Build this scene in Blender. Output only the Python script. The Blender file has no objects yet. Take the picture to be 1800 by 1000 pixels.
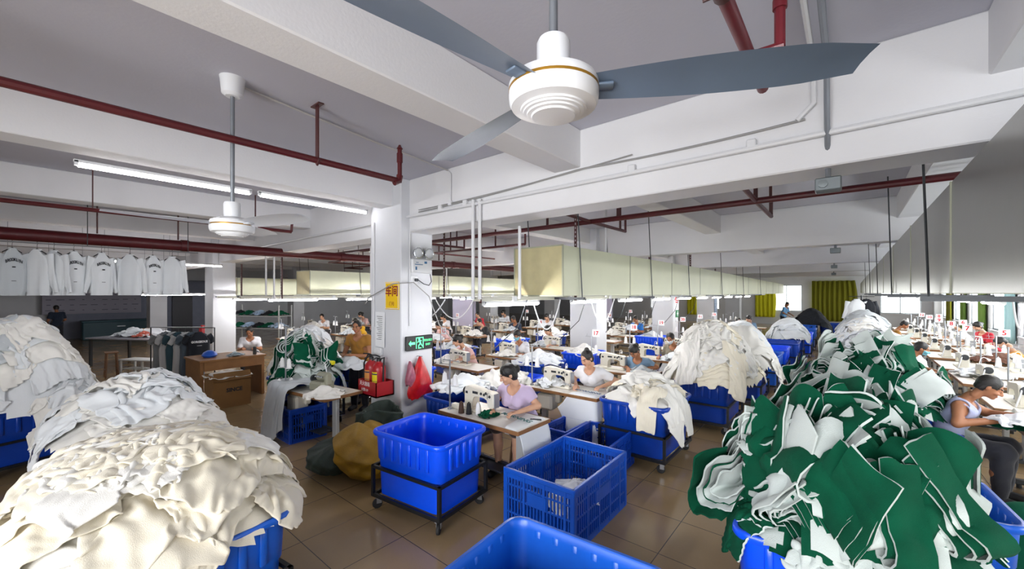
import bpy, math, random, zlib
import numpy as np
from mathutils import Matrix, Vector
rnd = random.Random(7)
sc = bpy.context.scene
COL = sc.collection
PI = math.pi
# ------------------------------------------------------------------ camera frame (heading of the hall)
HEAD = math.atan(592/712); CAMZ = 2.2
def cam():
    cd = bpy.data.cameras.new('camera'); c = bpy.data.objects.new('camera', cd); COL.objects.link(c)
    c.location = (0, 0, CAMZ); c.rotation_euler = (PI/2, 0, HEAD)
    cd.sensor_width = 36; cd.lens = 712/1800*36; cd.shift_y = 15/1800; cd.clip_start = .05; cd.clip_end = 200
    sc.camera = c
cam()
# ------------------------------------------------------------------ materials
MATS = {}
def mat(name, col, rough=.6, metal=0, bump=0, bscale=30, emit=0, alpha=1, spec=.5, sheen=0, mottle=0, mscale=4, trans=0, col2=None):
    if name in MATS: return MATS[name]
    m = bpy.data.materials.new(name); m.use_nodes = True
    nt = m.node_tree; b = nt.nodes['Principled BSDF']
    b.inputs['Base Color'].default_value = (*col, 1); b.inputs['Roughness'].default_value = rough
    b.inputs['Metallic'].default_value = metal; b.inputs['Specular IOR Level'].default_value = spec
    if sheen: b.inputs['Sheen Weight'].default_value = sheen
    if trans: b.inputs['Transmission Weight'].default_value = trans
    if alpha < 1: b.inputs['Alpha'].default_value = alpha
    if emit:
        b.inputs['Emission Color'].default_value = (*col, 1); b.inputs['Emission Strength'].default_value = emit
    tc = None
    if bump or mottle:
        tc = nt.nodes.new('ShaderNodeTexCoord')
    if bump:
        n = nt.nodes.new('ShaderNodeTexNoise'); n.inputs['Scale'].default_value = bscale; n.inputs['Detail'].default_value = 4
        bp = nt.nodes.new('ShaderNodeBump'); bp.inputs['Strength'].default_value = bump; bp.inputs['Distance'].default_value = .01
        nt.links.new(tc.outputs['Object'], n.inputs['Vector']); nt.links.new(n.outputs['Fac'], bp.inputs['Height'])
        nt.links.new(bp.outputs['Normal'], b.inputs['Normal'])
    if mottle:
        n = nt.nodes.new('ShaderNodeTexNoise'); n.inputs['Scale'].default_value = mscale; n.inputs['Detail'].default_value = 5
        r = nt.nodes.new('ShaderNodeMapRange'); r.inputs[1].default_value = .35; r.inputs[2].default_value = .7
        mx = nt.nodes.new('ShaderNodeMix'); mx.data_type = 'RGBA'
        c2 = col2 or tuple(c*(1-mottle) for c in col)
        mx.inputs[6].default_value = (*col, 1); mx.inputs[7].default_value = (*c2, 1)
        nt.links.new(tc.outputs['Object'], n.inputs['Vector']); nt.links.new(n.outputs['Fac'], r.inputs[0])
        nt.links.new(r.outputs[0], mx.inputs[0]); nt.links.new(mx.outputs[2], b.inputs['Base Color'])
    MATS[name] = m; return m
def S(h):  # sRGB hex -> linear
    v = [int(h[i:i+2], 16)/255 for i in (0, 2, 4)]
    return tuple(c/12.92 if c <= .04045 else ((c+.055)/1.055)**2.4 for c in v)
M_wall = mat('painted_plaster', S('dadce0'), .75, bump=.15, bscale=60, mottle=.06, mscale=1.5)
M_beam = mat('white_beam_paint', S('e6e6e8'), .7, bump=.12, bscale=50, mottle=.05, mscale=1.2)
M_ceil = mat('ceiling_paint', S('c4c4cf'), .8, bump=.1, bscale=40, mottle=.06, mscale=.8)
M_white = mat('white_enamel', S('e9ebee'), .35)
M_plastic = mat('white_plastic', S('e2e4e6'), .45)
M_red = mat('red_pipe_paint', S('541218'), .4, mottle=.25, mscale=9)
M_red2 = mat('bright_red_paint', S('a81a22'), .35)
M_brown = mat('brown_slotted_steel', S('4a2424'), .5)
M_black = mat('black_steel', S('15171a'), .45)
M_rubber = mat('dark_rubber', S('1c1c1e'), .7)
M_steel = mat('brushed_steel', S('a5a8ad'), .35, .85)
M_galv = mat('galvanised_pipe', S('8d9298'), .4, .6)
M_tub = mat('blue_tub_plastic', S('0a56ff'), .28, bump=.05, bscale=25, mottle=.12, mscale=3)
M_tub2 = mat('worn_blue_tub_plastic', S('0f5fd0'), .35, mottle=.18, mscale=4)
M_tub3 = mat('navy_blue_tub_plastic', S('0d41ac'), .35, mottle=.15, mscale=4)
M_crate = mat('blue_crate_plastic', S('1157c8'), .35, mottle=.15, mscale=6)
M_cream = mat('cream_knit_cotton', S('f2ead6'), .9, bump=.25, bscale=220, sheen=.3, mottle=.06, mscale=3)
M_ivory = mat('ivory_knit_cotton', S('f2f0ea'), .9, bump=.25, bscale=220, sheen=.3, mottle=.05, mscale=3)
M_cool = mat('white_knit_cotton', S('e9edf0'), .9, bump=.25, bscale=200, sheen=.3, mottle=.05, mscale=3)
M_greyknit = mat('pale_grey_knit', S('c3c9cd'), .9, bump=.25, bscale=200, sheen=.3)
M_green = mat('emerald_fleece', (.0, .085, .04), .9, bump=.4, bscale=260, spec=.2, mottle=.25, mscale=6)
M_mint = mat('pale_fleece_backing', S('cdd6d2'), .9, bump=.3, bscale=200, sheen=.2)
M_board = mat('tabletop_laminate', S('e3dfd6'), .35, mottle=.05)
M_edge = mat('brown_wood_edge', S('94683f'), .5, mottle=.25, mscale=12)
M_machine = mat('cream_machine_enamel', S('e4dfd0'), .35)
M_dark = mat('dark_grey_metal', S('3a3d40'), .45, .4)
M_legmetal = mat('grey_leg_steel', S('c4c7c6'), .4, .3)
M_thread = mat('white_thread', S('f4f4f4'), .8, bump=.3, bscale=150)
M_tube = mat('lit_tube', (1, .98, 1), emit=130)
M_tubec = mat('lit_ceiling_tube', (1, .98, 1), emit=35)
M_duct = mat('cream_duct_board', S('d5d8bc'), .45, mottle=.08, mscale=1.2)
M_ductend = mat('tan_duct_board', S('c6bc90'), .6, mottle=.1, mscale=8)
M_foil = mat('grey_duct_foil', S('8b8c88'), .28, .55, bump=.08, bscale=6)
M_seam = mat('duct_seam_tape', S('a3a58f'), .5)
M_skin = mat('skin', S('cfa083'), .55, mottle=.08, mscale=14)
M_skin2 = mat('tanned_skin', S('a8714f'), .5, mottle=.08, mscale=14)
M_hair = mat('black_hair', S('14110f'), .45, bump=.5, bscale=120)
M_lip = mat('lip', S('9a5146'), .5); M_eye = mat('dark_iris', S('1b1411'), .3)
M_sclera = mat('eye_white', S('e4ded8'), .4)
M_paper = mat('paper', S('eef0f2'), .8)
M_ink = mat('dark_ink', S('22242a'), .7)
M_redink = mat('red_ink', S('c4141e'), .6)
# ------------------------------------------------------------------ mesh builder
class MB:
    def __init__(s): s.v = []; s.f = []; s.m = []
    def add(s, vs, fs, mi=0, M=None):
        o = len(s.v)
        if M is not None: vs = [tuple(M @ Vector(p)) for p in vs]
        s.v.extend([tuple(p) for p in vs])
        s.f.extend([tuple(o+i for i in f) for f in fs])
        if isinstance(mi, int): s.m.extend([mi]*len(fs))
        else: s.m.extend(mi)
        return s
    def box(s, c, d, mi=0, bev=0, M=None, rz=0):
        x, y, z = d[0]/2, d[1]/2, d[2]/2
        T = Matrix.Translation(c) @ Matrix.Rotation(rz, 4, 'Z')
        if M is not None: T = M @ T
        b = min(bev, x*.9, y*.9, z*.9)
        if b <= 0:
            vs = [(sx*x, sy*y, sz*z) for sx in (-1, 1) for sy in (-1, 1) for sz in (-1, 1)]
            fs = [(0, 1, 3, 2), (4, 6, 7, 5), (0, 4, 5, 1), (2, 3, 7, 6), (0, 2, 6, 4), (1, 5, 7, 3)]
            return s.add(vs, fs, mi, T)
        vs = []; idx = {}
        for sx in (-1, 1):
            for sy in (-1, 1):
                for sz in (-1, 1):
                    for a in range(3):
                        p = [sx*(x-b), sy*(y-b), sz*(z-b)]; p[a] = (sx*x, sy*y, sz*z)[a]
                        idx[(sx, sy, sz, a)] = len(vs); vs.append(tuple(p))
        fs = []
        for a in range(3):
            u, w = (a+1) % 3, (a+2) % 3
            for sg in (-1, 1):
                q = []
                for (su, sw) in ((-1, -1), (1, -1), (1, 1), (-1, 1)):
                    k = [0, 0, 0]; k[a] = sg; k[u] = su; k[w] = sw; q.append(idx[(*k, a)])
                fs.append(tuple(q if sg > 0 else q[::-1]))
        for a in range(3):  # edges along axis a
            u, w = (a+1) % 3, (a+2) % 3
            for su in (-1, 1):
                for sw in (-1, 1):
                    def g(sa, ax):
                        k = [0, 0, 0]; k[a] = sa; k[u] = su; k[w] = sw; return idx[(*k, ax)]
                    q = (g(-1, u), g(1, u), g(1, w), g(-1, w))
                    fs.append(q if su*sw < 0 else q[::-1])
        for sx in (-1, 1):
            for sy in (-1, 1):
                for sz in (-1, 1):
                    q = tuple(idx[(sx, sy, sz, a)] for a in range(3))
                    fs.append(q if sx*sy*sz > 0 else q[::-1])
        return s.add(vs, fs, mi, T)
    def tube(s, pts, r, n=8, mi=0, M=None, caps=True):
        pts = [Vector(p) for p in pts]; k = len(pts)
        rs = r if isinstance(r, (list, tuple)) else [r]*k
        vs = []; fs = []
        t0 = (pts[1]-pts[0]).normalized()
        up = Vector((0, 0, 1)) if abs(t0.z) < .9 else Vector((1, 0, 0))
        a = t0.cross(up).normalized()
        for i in range(k):
            t = (pts[min(i+1, k-1)]-pts[max(i-1, 0)])
            t = t.normalized() if t.length > 1e-9 else t0
            a = (a - t*a.dot(t)).normalized(); b = t.cross(a)
            for j in range(n):
                an = 2*PI*j/n; vs.append(pts[i]+(a*math.cos(an)+b*math.sin(an))*rs[i])
        for i in range(k-1):
            for j in range(n):
                j2 = (j+1) % n; fs.append((i*n+j, i*n+j2, (i+1)*n+j2, (i+1)*n+j))
        if caps: fs.append(tuple(range(n))[::-1]); fs.append(tuple((k-1)*n+j for j in range(n)))
        return s.add(vs, fs, mi, M)
    def lathe(s, prof, n=16, mi=0, M=None, c=(0, 0, 0)):
        vs = []; fs = []; k = len(prof)
        for (r, z) in prof:
            for j in range(n):
                an = 2*PI*j/n; vs.append((c[0]+r*math.cos(an), c[1]+r*math.sin(an), c[2]+z))
        for i in range(k-1):
            for j in range(n):
                j2 = (j+1) % n; fs.append((i*n+j, i*n+j2, (i+1)*n+j2, (i+1)*n+j))
        fs.append(tuple(range(n))[::-1]); fs.append(tuple((k-1)*n+j for j in range(n)))
        ms = mi if isinstance(mi, int) else [q for q in mi for _ in range(n)] + [mi[0], mi[-1]]
        return s.add(vs, fs, ms, M)
    def loft(s, rings, mi=0, M=None, closed=True, cap0=False, cap1=False):
        n = len(rings[0]); vs = [p for r in rings for p in r]; fs = []
        for i in range(len(rings)-1):
            for j in range(n if closed else n-1):
                j2 = (j+1) % n; fs.append((i*n+j, i*n+j2, (i+1)*n+j2, (i+1)*n+j))
        if cap0: fs.append(tuple(range(n))[::-1])
        if cap1: fs.append(tuple((len(rings)-1)*n+j for j in range(n)))
        return s.add(vs, fs, mi, M)
    def prism(s, poly, d, mi=0, M=None):
        n = len(poly); vs = [(x, y, 0) for x, y in poly] + [(x, y, d) for x, y in poly]
        fs = [tuple(range(n))[::-1], tuple(range(n, 2*n))] + [(i, (i+1) % n, n+(i+1) % n, n+i) for i in range(n)]
        return s.add(vs, fs, mi, M)
    def text(s, txt, size, M, mi=0, ext=.001, bold=0):
        cu = bpy.data.curves.new('t', 'FONT'); cu.body = txt; cu.size = size; cu.extrude = ext; cu.align_x = 'CENTER'; cu.align_y = 'CENTER'
        cu.resolution_u = 2; cu.offset = bold
        o = bpy.data.objects.new('t', cu); COL.objects.link(o)
        dg = bpy.context.evaluated_depsgraph_get(); e = o.evaluated_get(dg); me = e.to_mesh()
        vs = [tuple(v.co) for v in me.vertices]; fs = [tuple(p.vertices) for p in me.polygons]
        e.to_mesh_clear(); bpy.data.objects.remove(o); bpy.data.curves.remove(cu)
        if vs: s.add(vs, fs, mi, M)
        return s
    def mesh(s, name, mats, smooth=35):
        me = bpy.data.meshes.new(name); me.from_pydata(s.v, [], s.f)
        for m in (mats if isinstance(mats, (list, tuple)) else [mats]): me.materials.append(m)
        if any(s.m): me.polygons.foreach_set('material_index', s.m)
        if smooth:
            me.polygons.foreach_set('use_smooth', [True]*len(s.f))
            if smooth < 180: me.set_sharp_from_angle(angle=math.radians(smooth))
        me.update(); return me
    def build(s, name, mats, parent=None, smooth=35, loc=None):
        o = bpy.data.objects.new(name, s.mesh(name, mats, smooth)); COL.objects.link(o)
        if parent is not None: o.parent = parent
        if loc is not None: o.location = loc
        return o
def tag(o, label=None, cat=None, group=None, kind=None):
    if label: o['label'] = label
    if cat: o['category'] = cat
    if group: o['group'] = group
    if kind: o['kind'] = kind
    return o
def thing(name, label, cat, loc=(0, 0, 0), rz=0, group=None):
    o = bpy.data.objects.new(name, None); COL.objects.link(o); o.location = loc; o.rotation_euler = (0, 0, rz)
    o.empty_display_size = .1
    return tag(o, label, cat, group)
def struct(name, mb, m, smooth=35):
    return tag(mb.build(name, m, smooth=smooth), kind='structure')
def dup(root, loc, rz=None, label=None, group=None):
    r = root.copy(); COL.objects.link(r); r.location = loc
    if rz is not None: r.rotation_euler = (0, 0, rz)
    if label: r['label'] = label
    if group: r['group'] = group
    for ch in list(root.children):
        c = ch.copy(); COL.objects.link(c); c.parent = r
        for g in list(ch.children):
            d = g.copy(); COL.objects.link(d); d.parent = c
    return r
ORD = ['first', 'second', 'third', 'fourth', 'fifth', 'sixth', 'seventh', 'eighth', 'ninth', 'tenth', 'eleventh', 'twelfth', 'thirteenth']
def T(x=0, y=0, z=0): return Matrix.Translation((x, y, z))
def R(a, ax='Z'): return Matrix.Rotation(a, 4, ax)
def arc(c, r, a0, a1, n, plane='xz'):
    out = []
    for i in range(n+1):
        a = a0+(a1-a0)*i/n; u, w = r*math.cos(a), r*math.sin(a)
        out.append((c[0]+u, c[1], c[2]+w) if plane == 'xz' else (c[0], c[1]+u, c[2]+w) if plane == 'yz' else (c[0]+u, c[1]+w, c[2]))
    return out
# ================================================================== SETTING
XL, XR, YB, YF, ZC = -29.0, 3.9, -4.2, 34.0, 3.93
def floor_mat():
    m = bpy.data.materials.new('glazed_floor_tiles'); m.use_nodes = True; nt = m.node_tree; b = nt.nodes['Principled BSDF']
    tc = nt.nodes.new('ShaderNodeTexCoord'); mp = nt.nodes.new('ShaderNodeMapping'); mp.inputs['Location'].default_value = (1.24, -3.73+.62*.5, 0)
    br = nt.nodes.new('ShaderNodeTexBrick'); br.offset = 0; br.inputs['Scale'].default_value = 1; br.inputs['Brick Width'].default_value = .62
    br.inputs['Row Height'].default_value = .62; br.inputs['Mortar Size'].default_value = .004; br.inputs['Mortar Smooth'].default_value = .2
    br.inputs['Color1'].default_value = (*S('a98c60'), 1); br.inputs['Color2'].default_value = (*S('a0845a'), 1); br.inputs['Mortar'].default_value = (*S('33291f'), 1)
    nz = nt.nodes.new('ShaderNodeTexNoise'); nz.inputs['Scale'].default_value = 2.2; nz.inputs['Detail'].default_value = 6
    nz2 = nt.nodes.new('ShaderNodeTexNoise'); nz2.inputs['Scale'].default_value = 90; nz2.inputs['Detail'].default_value = 3
    mx = nt.nodes.new('ShaderNodeMix'); mx.data_type = 'RGBA'; mx.blend_type = 'MULTIPLY'; mx.inputs[0].default_value = .3
    mx2 = nt.nodes.new('ShaderNodeMix'); mx2.data_type = 'RGBA'; mx2.blend_type = 'MULTIPLY'; mx2.inputs[0].default_value = .1
    rr = nt.nodes.new('ShaderNodeMapRange'); rr.inputs[1].default_value = .3; rr.inputs[2].default_value = .7; rr.inputs[3].default_value = .1; rr.inputs[4].default_value = .26
    L = nt.links.new
    L(tc.outputs['Object'], mp.inputs[0]); L(mp.outputs[0], br.inputs['Vector']); L(tc.outputs['Object'], nz.inputs['Vector']); L(tc.outputs['Object'], nz2.inputs['Vector'])
    L(br.outputs['Color'], mx.inputs[6]); L(nz.outputs['Fac'], mx.inputs[7]); L(mx.outputs[2], mx2.inputs[6]); L(nz2.outputs['Fac'], mx2.inputs[7])
    mx.clamp_result = True
    g = nt.nodes.new('ShaderNodeBrightContrast'); g.inputs['Bright'].default_value = .03; L(mx2.outputs[2], g.inputs[0]); L(g.outputs[0], b.inputs['Base Color'])
    L(nz.outputs['Fac'], rr.inputs[0]); L(rr.outputs[0], b.inputs['Roughness'])
    bp = nt.nodes.new('ShaderNodeBump'); bp.inputs['Strength'].default_value = .4; bp.inputs['Distance'].default_value = .003; bp.invert = True
    L(br.outputs['Fac'], bp.inputs['Height']); L(bp.outputs[0], b.inputs['Normal'])
    return m
struct('floor', MB().box(((XL+XR)/2, (YB+YF)/2, -.05), (XR-XL+.4, YF-YB+.4, .1)), floor_mat())
struct('ceiling', MB().box(((XL+XR)/2, (YB+YF)/2, ZC+.06), (XR-XL+.4, YF-YB+.4, .12)), M_ceil)
def wall_open(name, p0, p1, openings, z1=ZC, th=.2, m=M_wall):
    """wall from p0 to p1 with openings (u0,u1,z0,z1) along its length"""
    p0, p1 = Vector((*p0, 0)), Vector((*p1, 0)); L = (p1-p0).length; ang = math.atan2(p1.y-p0.y, p1.x-p0.x)
    M = T(*p0) @ R(ang); mb = MB(); u = 0
    for (a, b, c, d) in sorted(openings):
        if a > u: mb.box(((u+a)/2, 0, z1/2), (a-u, th, z1), M=M)
        if c > 0: mb.box(((a+b)/2, 0, c/2), (b-a, th, c), M=M)
        if d < z1: mb.box(((a+b)/2, 0, (z1+d)/2), (b-a, th, z1-d), M=M)
        u = b
    if u < L: mb.box(((u+L)/2, 0, z1/2), (L-u, th, z1), M=M)
    return struct(name, mb, m), M
M_frame = mat('window_aluminium', S('b9c3c8'), .35, .6)
M_glass = mat('window_glass', (.95, .98, 1), .02, trans=1, alpha=.12)
NW = [0]
def window(M, a, b, c, d, nm=2):
    NW[0] += 1; n = f'window_{NW[0]}'
    root = thing(n, None, None); root['kind'] = 'structure'
    mb = MB(); w, h = b-a, d-c; t = .05
    for x in [a+t/2, b-t/2]+[a+w*(i+1)/nm for i in range(nm-1)]: mb.box((x, 0, (c+d)/2), (t, .07, h), M=M)
    for z in (c+t/2, d-t/2): mb.box(((a+b)/2, 0, z), (w, .07, t), M=M)
    mb.build('window_frame', M_frame, root)
    g = MB().box(((a+b)/2, 0, (c+d)/2), (w-.06, .006, h-.06), M=M); g.build('window_glass', M_glass, root)
    s = MB().box(((a+b)/2, .05, c-.02), (w+.1, .22, .04), M=M); s.build('window_sill', M_wall, root)
WINR = [4.0, 7.4, 10.8, 14.2, 17.4, 20.6, 23.8, 27.0, 30.2]
opR = [(y-YB-.9, y-YB+.9, .95, 2.45) for y in WINR]
_, Mr = wall_open('wall_right', (XR, YB), (XR, YF), opR)
for o in opR: window(Mr, *o)
opF = [(XR-x-.9, XR-x+.9, .95, 2.75) for x in (2.4, -.9, -3.35, -8.5, -12)]
_, Mf = wall_open('wall_far', (XR, YF), (XL, YF), opF)
for o in opF: window(Mf, *o)
_, Ml = wall_open('wall_left', (XL, YF), (XL, YB), [])
opB = [(x-XL-1.4, x-XL+1.4, .9, 3.1) for x in (-.9, 2.2)]
_, Mb = wall_open('wall_back', (XL, YB), (XR, YB), opB)
for o in opB: window(Mb, *o, nm=3)
PX = [-24.58, -15.08, -5.57]; PY = [3.9, 10.02, 16.14, 22.26, 28.38]
for x in PX:
    for y in PY:
        struct('pillar', MB().box((x, y, ZC/2), (.82, .6, ZC), bev=.012), M_wall)
for y in PY+[-2.2]:
    struct('beam', MB().box(((XL+XR)/2, y+.06, (3.13+ZC)/2), (XR-XL, .4, ZC-3.13), bev=.01), M_beam)
k = -7
while -5.52+3.17*k < XR-.2:
    x = -5.52+3.17*k
    if x > XL+.3: struct('beam', MB().box((x, (YB+YF)/2, (3.53+ZC)/2), (.33, YF-YB, ZC-3.53), bev=.01), M_beam)
    k += 1
struct('baseboard_far', MB().box(((XL+XR)/2, YF-.11, .05), (XR-XL, .02, .1)), M_wall)
# ------------------------------------------------------------------ pipes
def pipes(name, label, cat, segs, m, group=None):
    """segs: list of (part name, points, radius)"""
    root = thing(name, label, cat, group=group)
    for (pn, pts, r) in segs: MB().tube(pts, r, 10).build(pn, m, root)
    return root
# sprinkler line above the left, ends by the first girder
r_ = thing('sprinkler_pipe', 'dark red sprinkler pipe under the ceiling ending in an upturned head by the notice pillar', 'pipe')
MB().tube([(-3.76, YB+.2, 3.42), (-3.76, 2.56, 3.42)], .03, 10).build('pipe_run', M_red, r_)
u_ = MB().tube([(-3.76, 2.54, 3.39), (-3.76, 2.6, 3.42), (-3.76, 2.61, 3.48)], .036, 10); u_.tube([(-3.76, 2.61, 3.44), (-3.76, 2.61, 3.76)], .024, 10); u_.tube([(-3.76, 2.61, 3.62), (-3.76, 2.61, 3.72)], .032, 10)
u_.lathe([(.02, 0), (.035, .01), (.02, .03), (.012, .05)], 10, c=(-3.76, 2.61, 3.76)); u_.build('sprinkler_head', M_red, r_)
for y in (1.72, -.6):
    MB().box((-3.76, y, 3.68), (.05, .012, .5)).box((-3.76, y, 3.925), (.16, .05, .012)).tube([(-3.80, y, 3.42), (-3.76, y, 3.38), (-3.72, y, 3.42)], .012, 6).build('hanger', M_brown, r_)
# near-right line with its upright head
r_ = thing('sprinkler_pipe', 'dark red sprinkler pipe rising past the near ceiling fan to the ceiling corner', 'pipe')
MB().tube([(-.42, -1.6, 3.5), (-.42, 3.0, 3.5)], .032, 12).build('pipe_run', M_red2 if False else mat('sprinkler_red', S('74202a'), .4, mottle=.15, mscale=8), r_)
mr_ = MATS['sprinkler_red']
MB().tube([(-.28, 2.55, 3.5), (-.28, 2.55, 3.84)], .026, 10).lathe([(.045, 0), (.045, .012), (.02, .02), (.02, .03)], 12, c=(-.28, 2.55, 3.84)).lathe([(.034, 0), (.034, .05)], 12, c=(-.28, 2.55, 3.7)).tube([(-.42, 2.55, 3.5), (-.26, 2.55, 3.5)], .026, 10).build('sprinkler_head', mr_, r_)
MB().box((-.42, 1.93, 3.72), (.05, .012, .42)).box((-.42, 1.93, 3.92), (.05, .12, .012)).tube([(-.5, 1.93, 3.5), (-.34, 1.93, 3.5)], .009, 6).lathe([(.042, -.02), (.042, .02)], 12, M=T(-.42, 1.93, 3.5) @ R(PI/2, 'X')).build('hanger', M_brown, r_)
# cross pipe behind the girder
r_ = thing('sprinkler_pipe', 'long dark red sprinkler main crossing the hall behind the first girder', 'pipe')
MB().tube([(-14, 6.2, 3.42), (3.7, 6.2, 3.42)], .042, 10).build('pipe_run', M_red, r_)
for x in (-9, -4.3, -2.9, -.95, 1.4):
    MB().box((x, 6.2, 3.69), (.05, .012, .48)).box((x, 6.2, 3.92), (.18, .05, .012)).build('hanger', M_brown, r_)
for x in (-.95, -3.4, -8.0):
    MB().tube([(x, 4.9, 3.45), (x, 6.2, 3.42), (x, 7.6, 3.42)], .03, 8).tube([(x, 7.6, 3.4), (x, 7.6, 3.7)], .024, 8).build('branch', M_red, r_)
    MB().box((x+.03, 7.3, 3.68), (.04, .012, .5)).build('hanger', M_brown, r_)
# the big main on the left
r_ = thing('fire_main_pipe', 'thick dark red fire main running low under the ceiling above the hanging sweatshirts', 'pipe')
MB().tube([(-10, YB+.2, 3.12), (-10, 32, 3.12)], .1, 16).build('pipe_run', M_red, r_)
for y in (2.0, 5.2, 9.0): MB().tube([(-10, y-.06, 3.12), (-10, y+.06, 3.12)], .116, 16).build('coupling', M_red, r_)
for y in (.8, 1.9, 4.6, 8.4): MB().box((-10, y, 3.58), (.04, .02, .7)).build('hanger', M_brown, r_)
r_ = thing('sprinkler_pipe', 'thin dark red sprinkler pipe above the left tube lights', 'pipe')
MB().tube([(-8.05, YB+.2, 3.35), (-8.05, 3.2, 3.35)], .03, 8).tube([(-8.05, 3.2, 3.35), (-8.05, 3.22, 3.6)], .024, 8).build('pipe_run', M_red, r_)
for y in (.6, 2.6): MB().box((-8.05, y, 3.65), (.04, .012, .55)).build('hanger', M_brown, r_)
for i, (x, y, nm) in enumerate(((-7.2, 7.2, 'behind the notice pillar'), (-12.8, 7.0, 'above the left cream duct'), (-15.5, 9, 'over the farthest cream duct'))):
    r_ = thing('sprinkler_pipe', 'dark sprinkler branch pipe with drops ' + nm, 'pipe')
    MB().tube([(x-1.6, y, 3.3), (x+1.6, y, 3.3)], .028, 8).tube([(x+1.6, y, 3.3), (x+1.6, y, 3.55)], .022, 8).tube([(x-1.6, y, 3.3), (x-1.6, y+2.5, 3.3)], .024, 8).build('pipe_run', M_red, r_)
    for d in (-.9, .7): MB().box((x+d, y, 3.62), (.04, .012, .6)).build('hanger', M_brown, r_)
# white conduits on the girder face
def sag(p, q, n=10, s=.02):
    p, q = Vector(p), Vector(q); return [tuple(p.lerp(q, i/n)-Vector((0, 0, s*4*(i/n)*(1-i/n)))) for i in range(n+1)]
M_cond = mat('white_conduit', S('dfe0e2'), .4)
yg = PY[0]-.15
c_ = thing('conduit', 'white plastic conduit running the length of the first girder face', 'conduit')
MB().tube([(-12, yg-.03, 3.33), (-5.1, yg-.03, 3.36)]+sag((-5.0, yg-.03, 3.36), (XR-.1, yg-.03, 3.42), 12, .03), .022, 8).build('conduit_run', M_cond, c_)
for x in (-4.4, -3.9, -1.6, -.6): MB().box((x, yg-.02, 3.39), (.07, .06, .08), bev=.008).build('junction_box', M_cond, c_)
c_ = thing('cable', 'pair of thin grey cables clipped above the white conduit on the first girder', 'cable')
MB().tube(sag((-4.9, yg-.02, 3.40), (-2.2, yg-.02, 3.50), 8, .02)+sag((-2.1, yg-.02, 3.5), (-.25, yg-.02, 3.5), 6, .02), .009, 6).tube(sag((-4.9, yg-.02, 3.43), (-1.6, yg-.02, 3.53), 8, .03), .007, 6).build('cable_run', mat('grey_cable', S('9a9a98'), .5), c_)
c_ = thing('conduit', 'thin white conduit dropping from the ceiling cable to the girder above the pillar', 'conduit')
MB().tube([(-4.25, yg-.02, 3.88), (-4.2, yg-.02, 3.84), (-4.2, yg-.02, 3.43)], .012, 8).box((-4.2, yg-.02, 3.43), (.06, .05, .06), bev=.006).build('conduit_run', M_cond, c_)
c_ = thing('conduit', 'thin white conduit along the ceiling from the far fan toward the notice pillar', 'conduit')
MB().tube([(-3.86, 1.1, 3.91), (-4.1, 2.5, 3.9), (-4.25, yg-.02, 3.89)], .011, 8).build('conduit_run', mat('ceiling_conduit', S('b9b6b4'), .5), c_)
c_ = thing('conduit', 'white conduit under the girder edge turning down the notice pillar', 'conduit')
MB().tube([(-3.78, yg-.01, 3.14), (-5.1, yg-.01, 3.14), (-5.145, yg, 3.1), (-5.145, yg, 1.7)], .012, 8).build('conduit_run', M_cond, c_)
c_ = thing('conduit', 'slim white conduit down the front face of the notice pillar', 'conduit')
MB().tube([(-5.86, 3.585, 3.33), (-5.86, 3.585, 1.66)], .011, 8).build('conduit_run', M_cond, c_)
c_ = thing('conduit', 'white and grey ceiling conduits running beside the near sprinkler pipe', 'conduit')
MB().tube([(-.2, -1.5, 3.88), (-.2, yg-.04, 3.88), (-.2, yg-.03, 3.6), (-.3, yg-.03, 3.5)], .018, 8).build('conduit_run', M_cond, c_)
MB().tube([(-.12, -1.5, 3.86), (-.12, yg-.1, 3.86)], .02, 8).build('conduit_run', M_galv, c_)
# conduit drops with dark boxes under each girder
for i, (x, y) in enumerate(((-.12, PY[0]), (-.2, PY[1]), (-.35, PY[2]), (-.5, PY[3]))):
    c_ = thing('drop_box', 'grey metal outlet box hanging from a conduit under the %s girder' % ORD[i], 'outlet box', (x, y, 3.02))
    MB().box((0, 0, 0), (.16, .12, .1), bev=.008).lathe([(.03, 0), (.03, .02), (.01, .022)], 10, M=T(-.03, -.06, 0) @ R(PI/2, 'X')).build('box', mat('box_grey', S('6f7678'), .5, .4), c_)
    if i == 0: MB().tube([(.0, -.3, .84), (.0, -.22, .4), (.0, -.02, .05)], .018, 8).build('conduit', M_galv, c_)
    else: MB().tube([(0, 0, .05), (0, 0, .12)], .02, 8).build('conduit', M_galv, c_)
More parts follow.
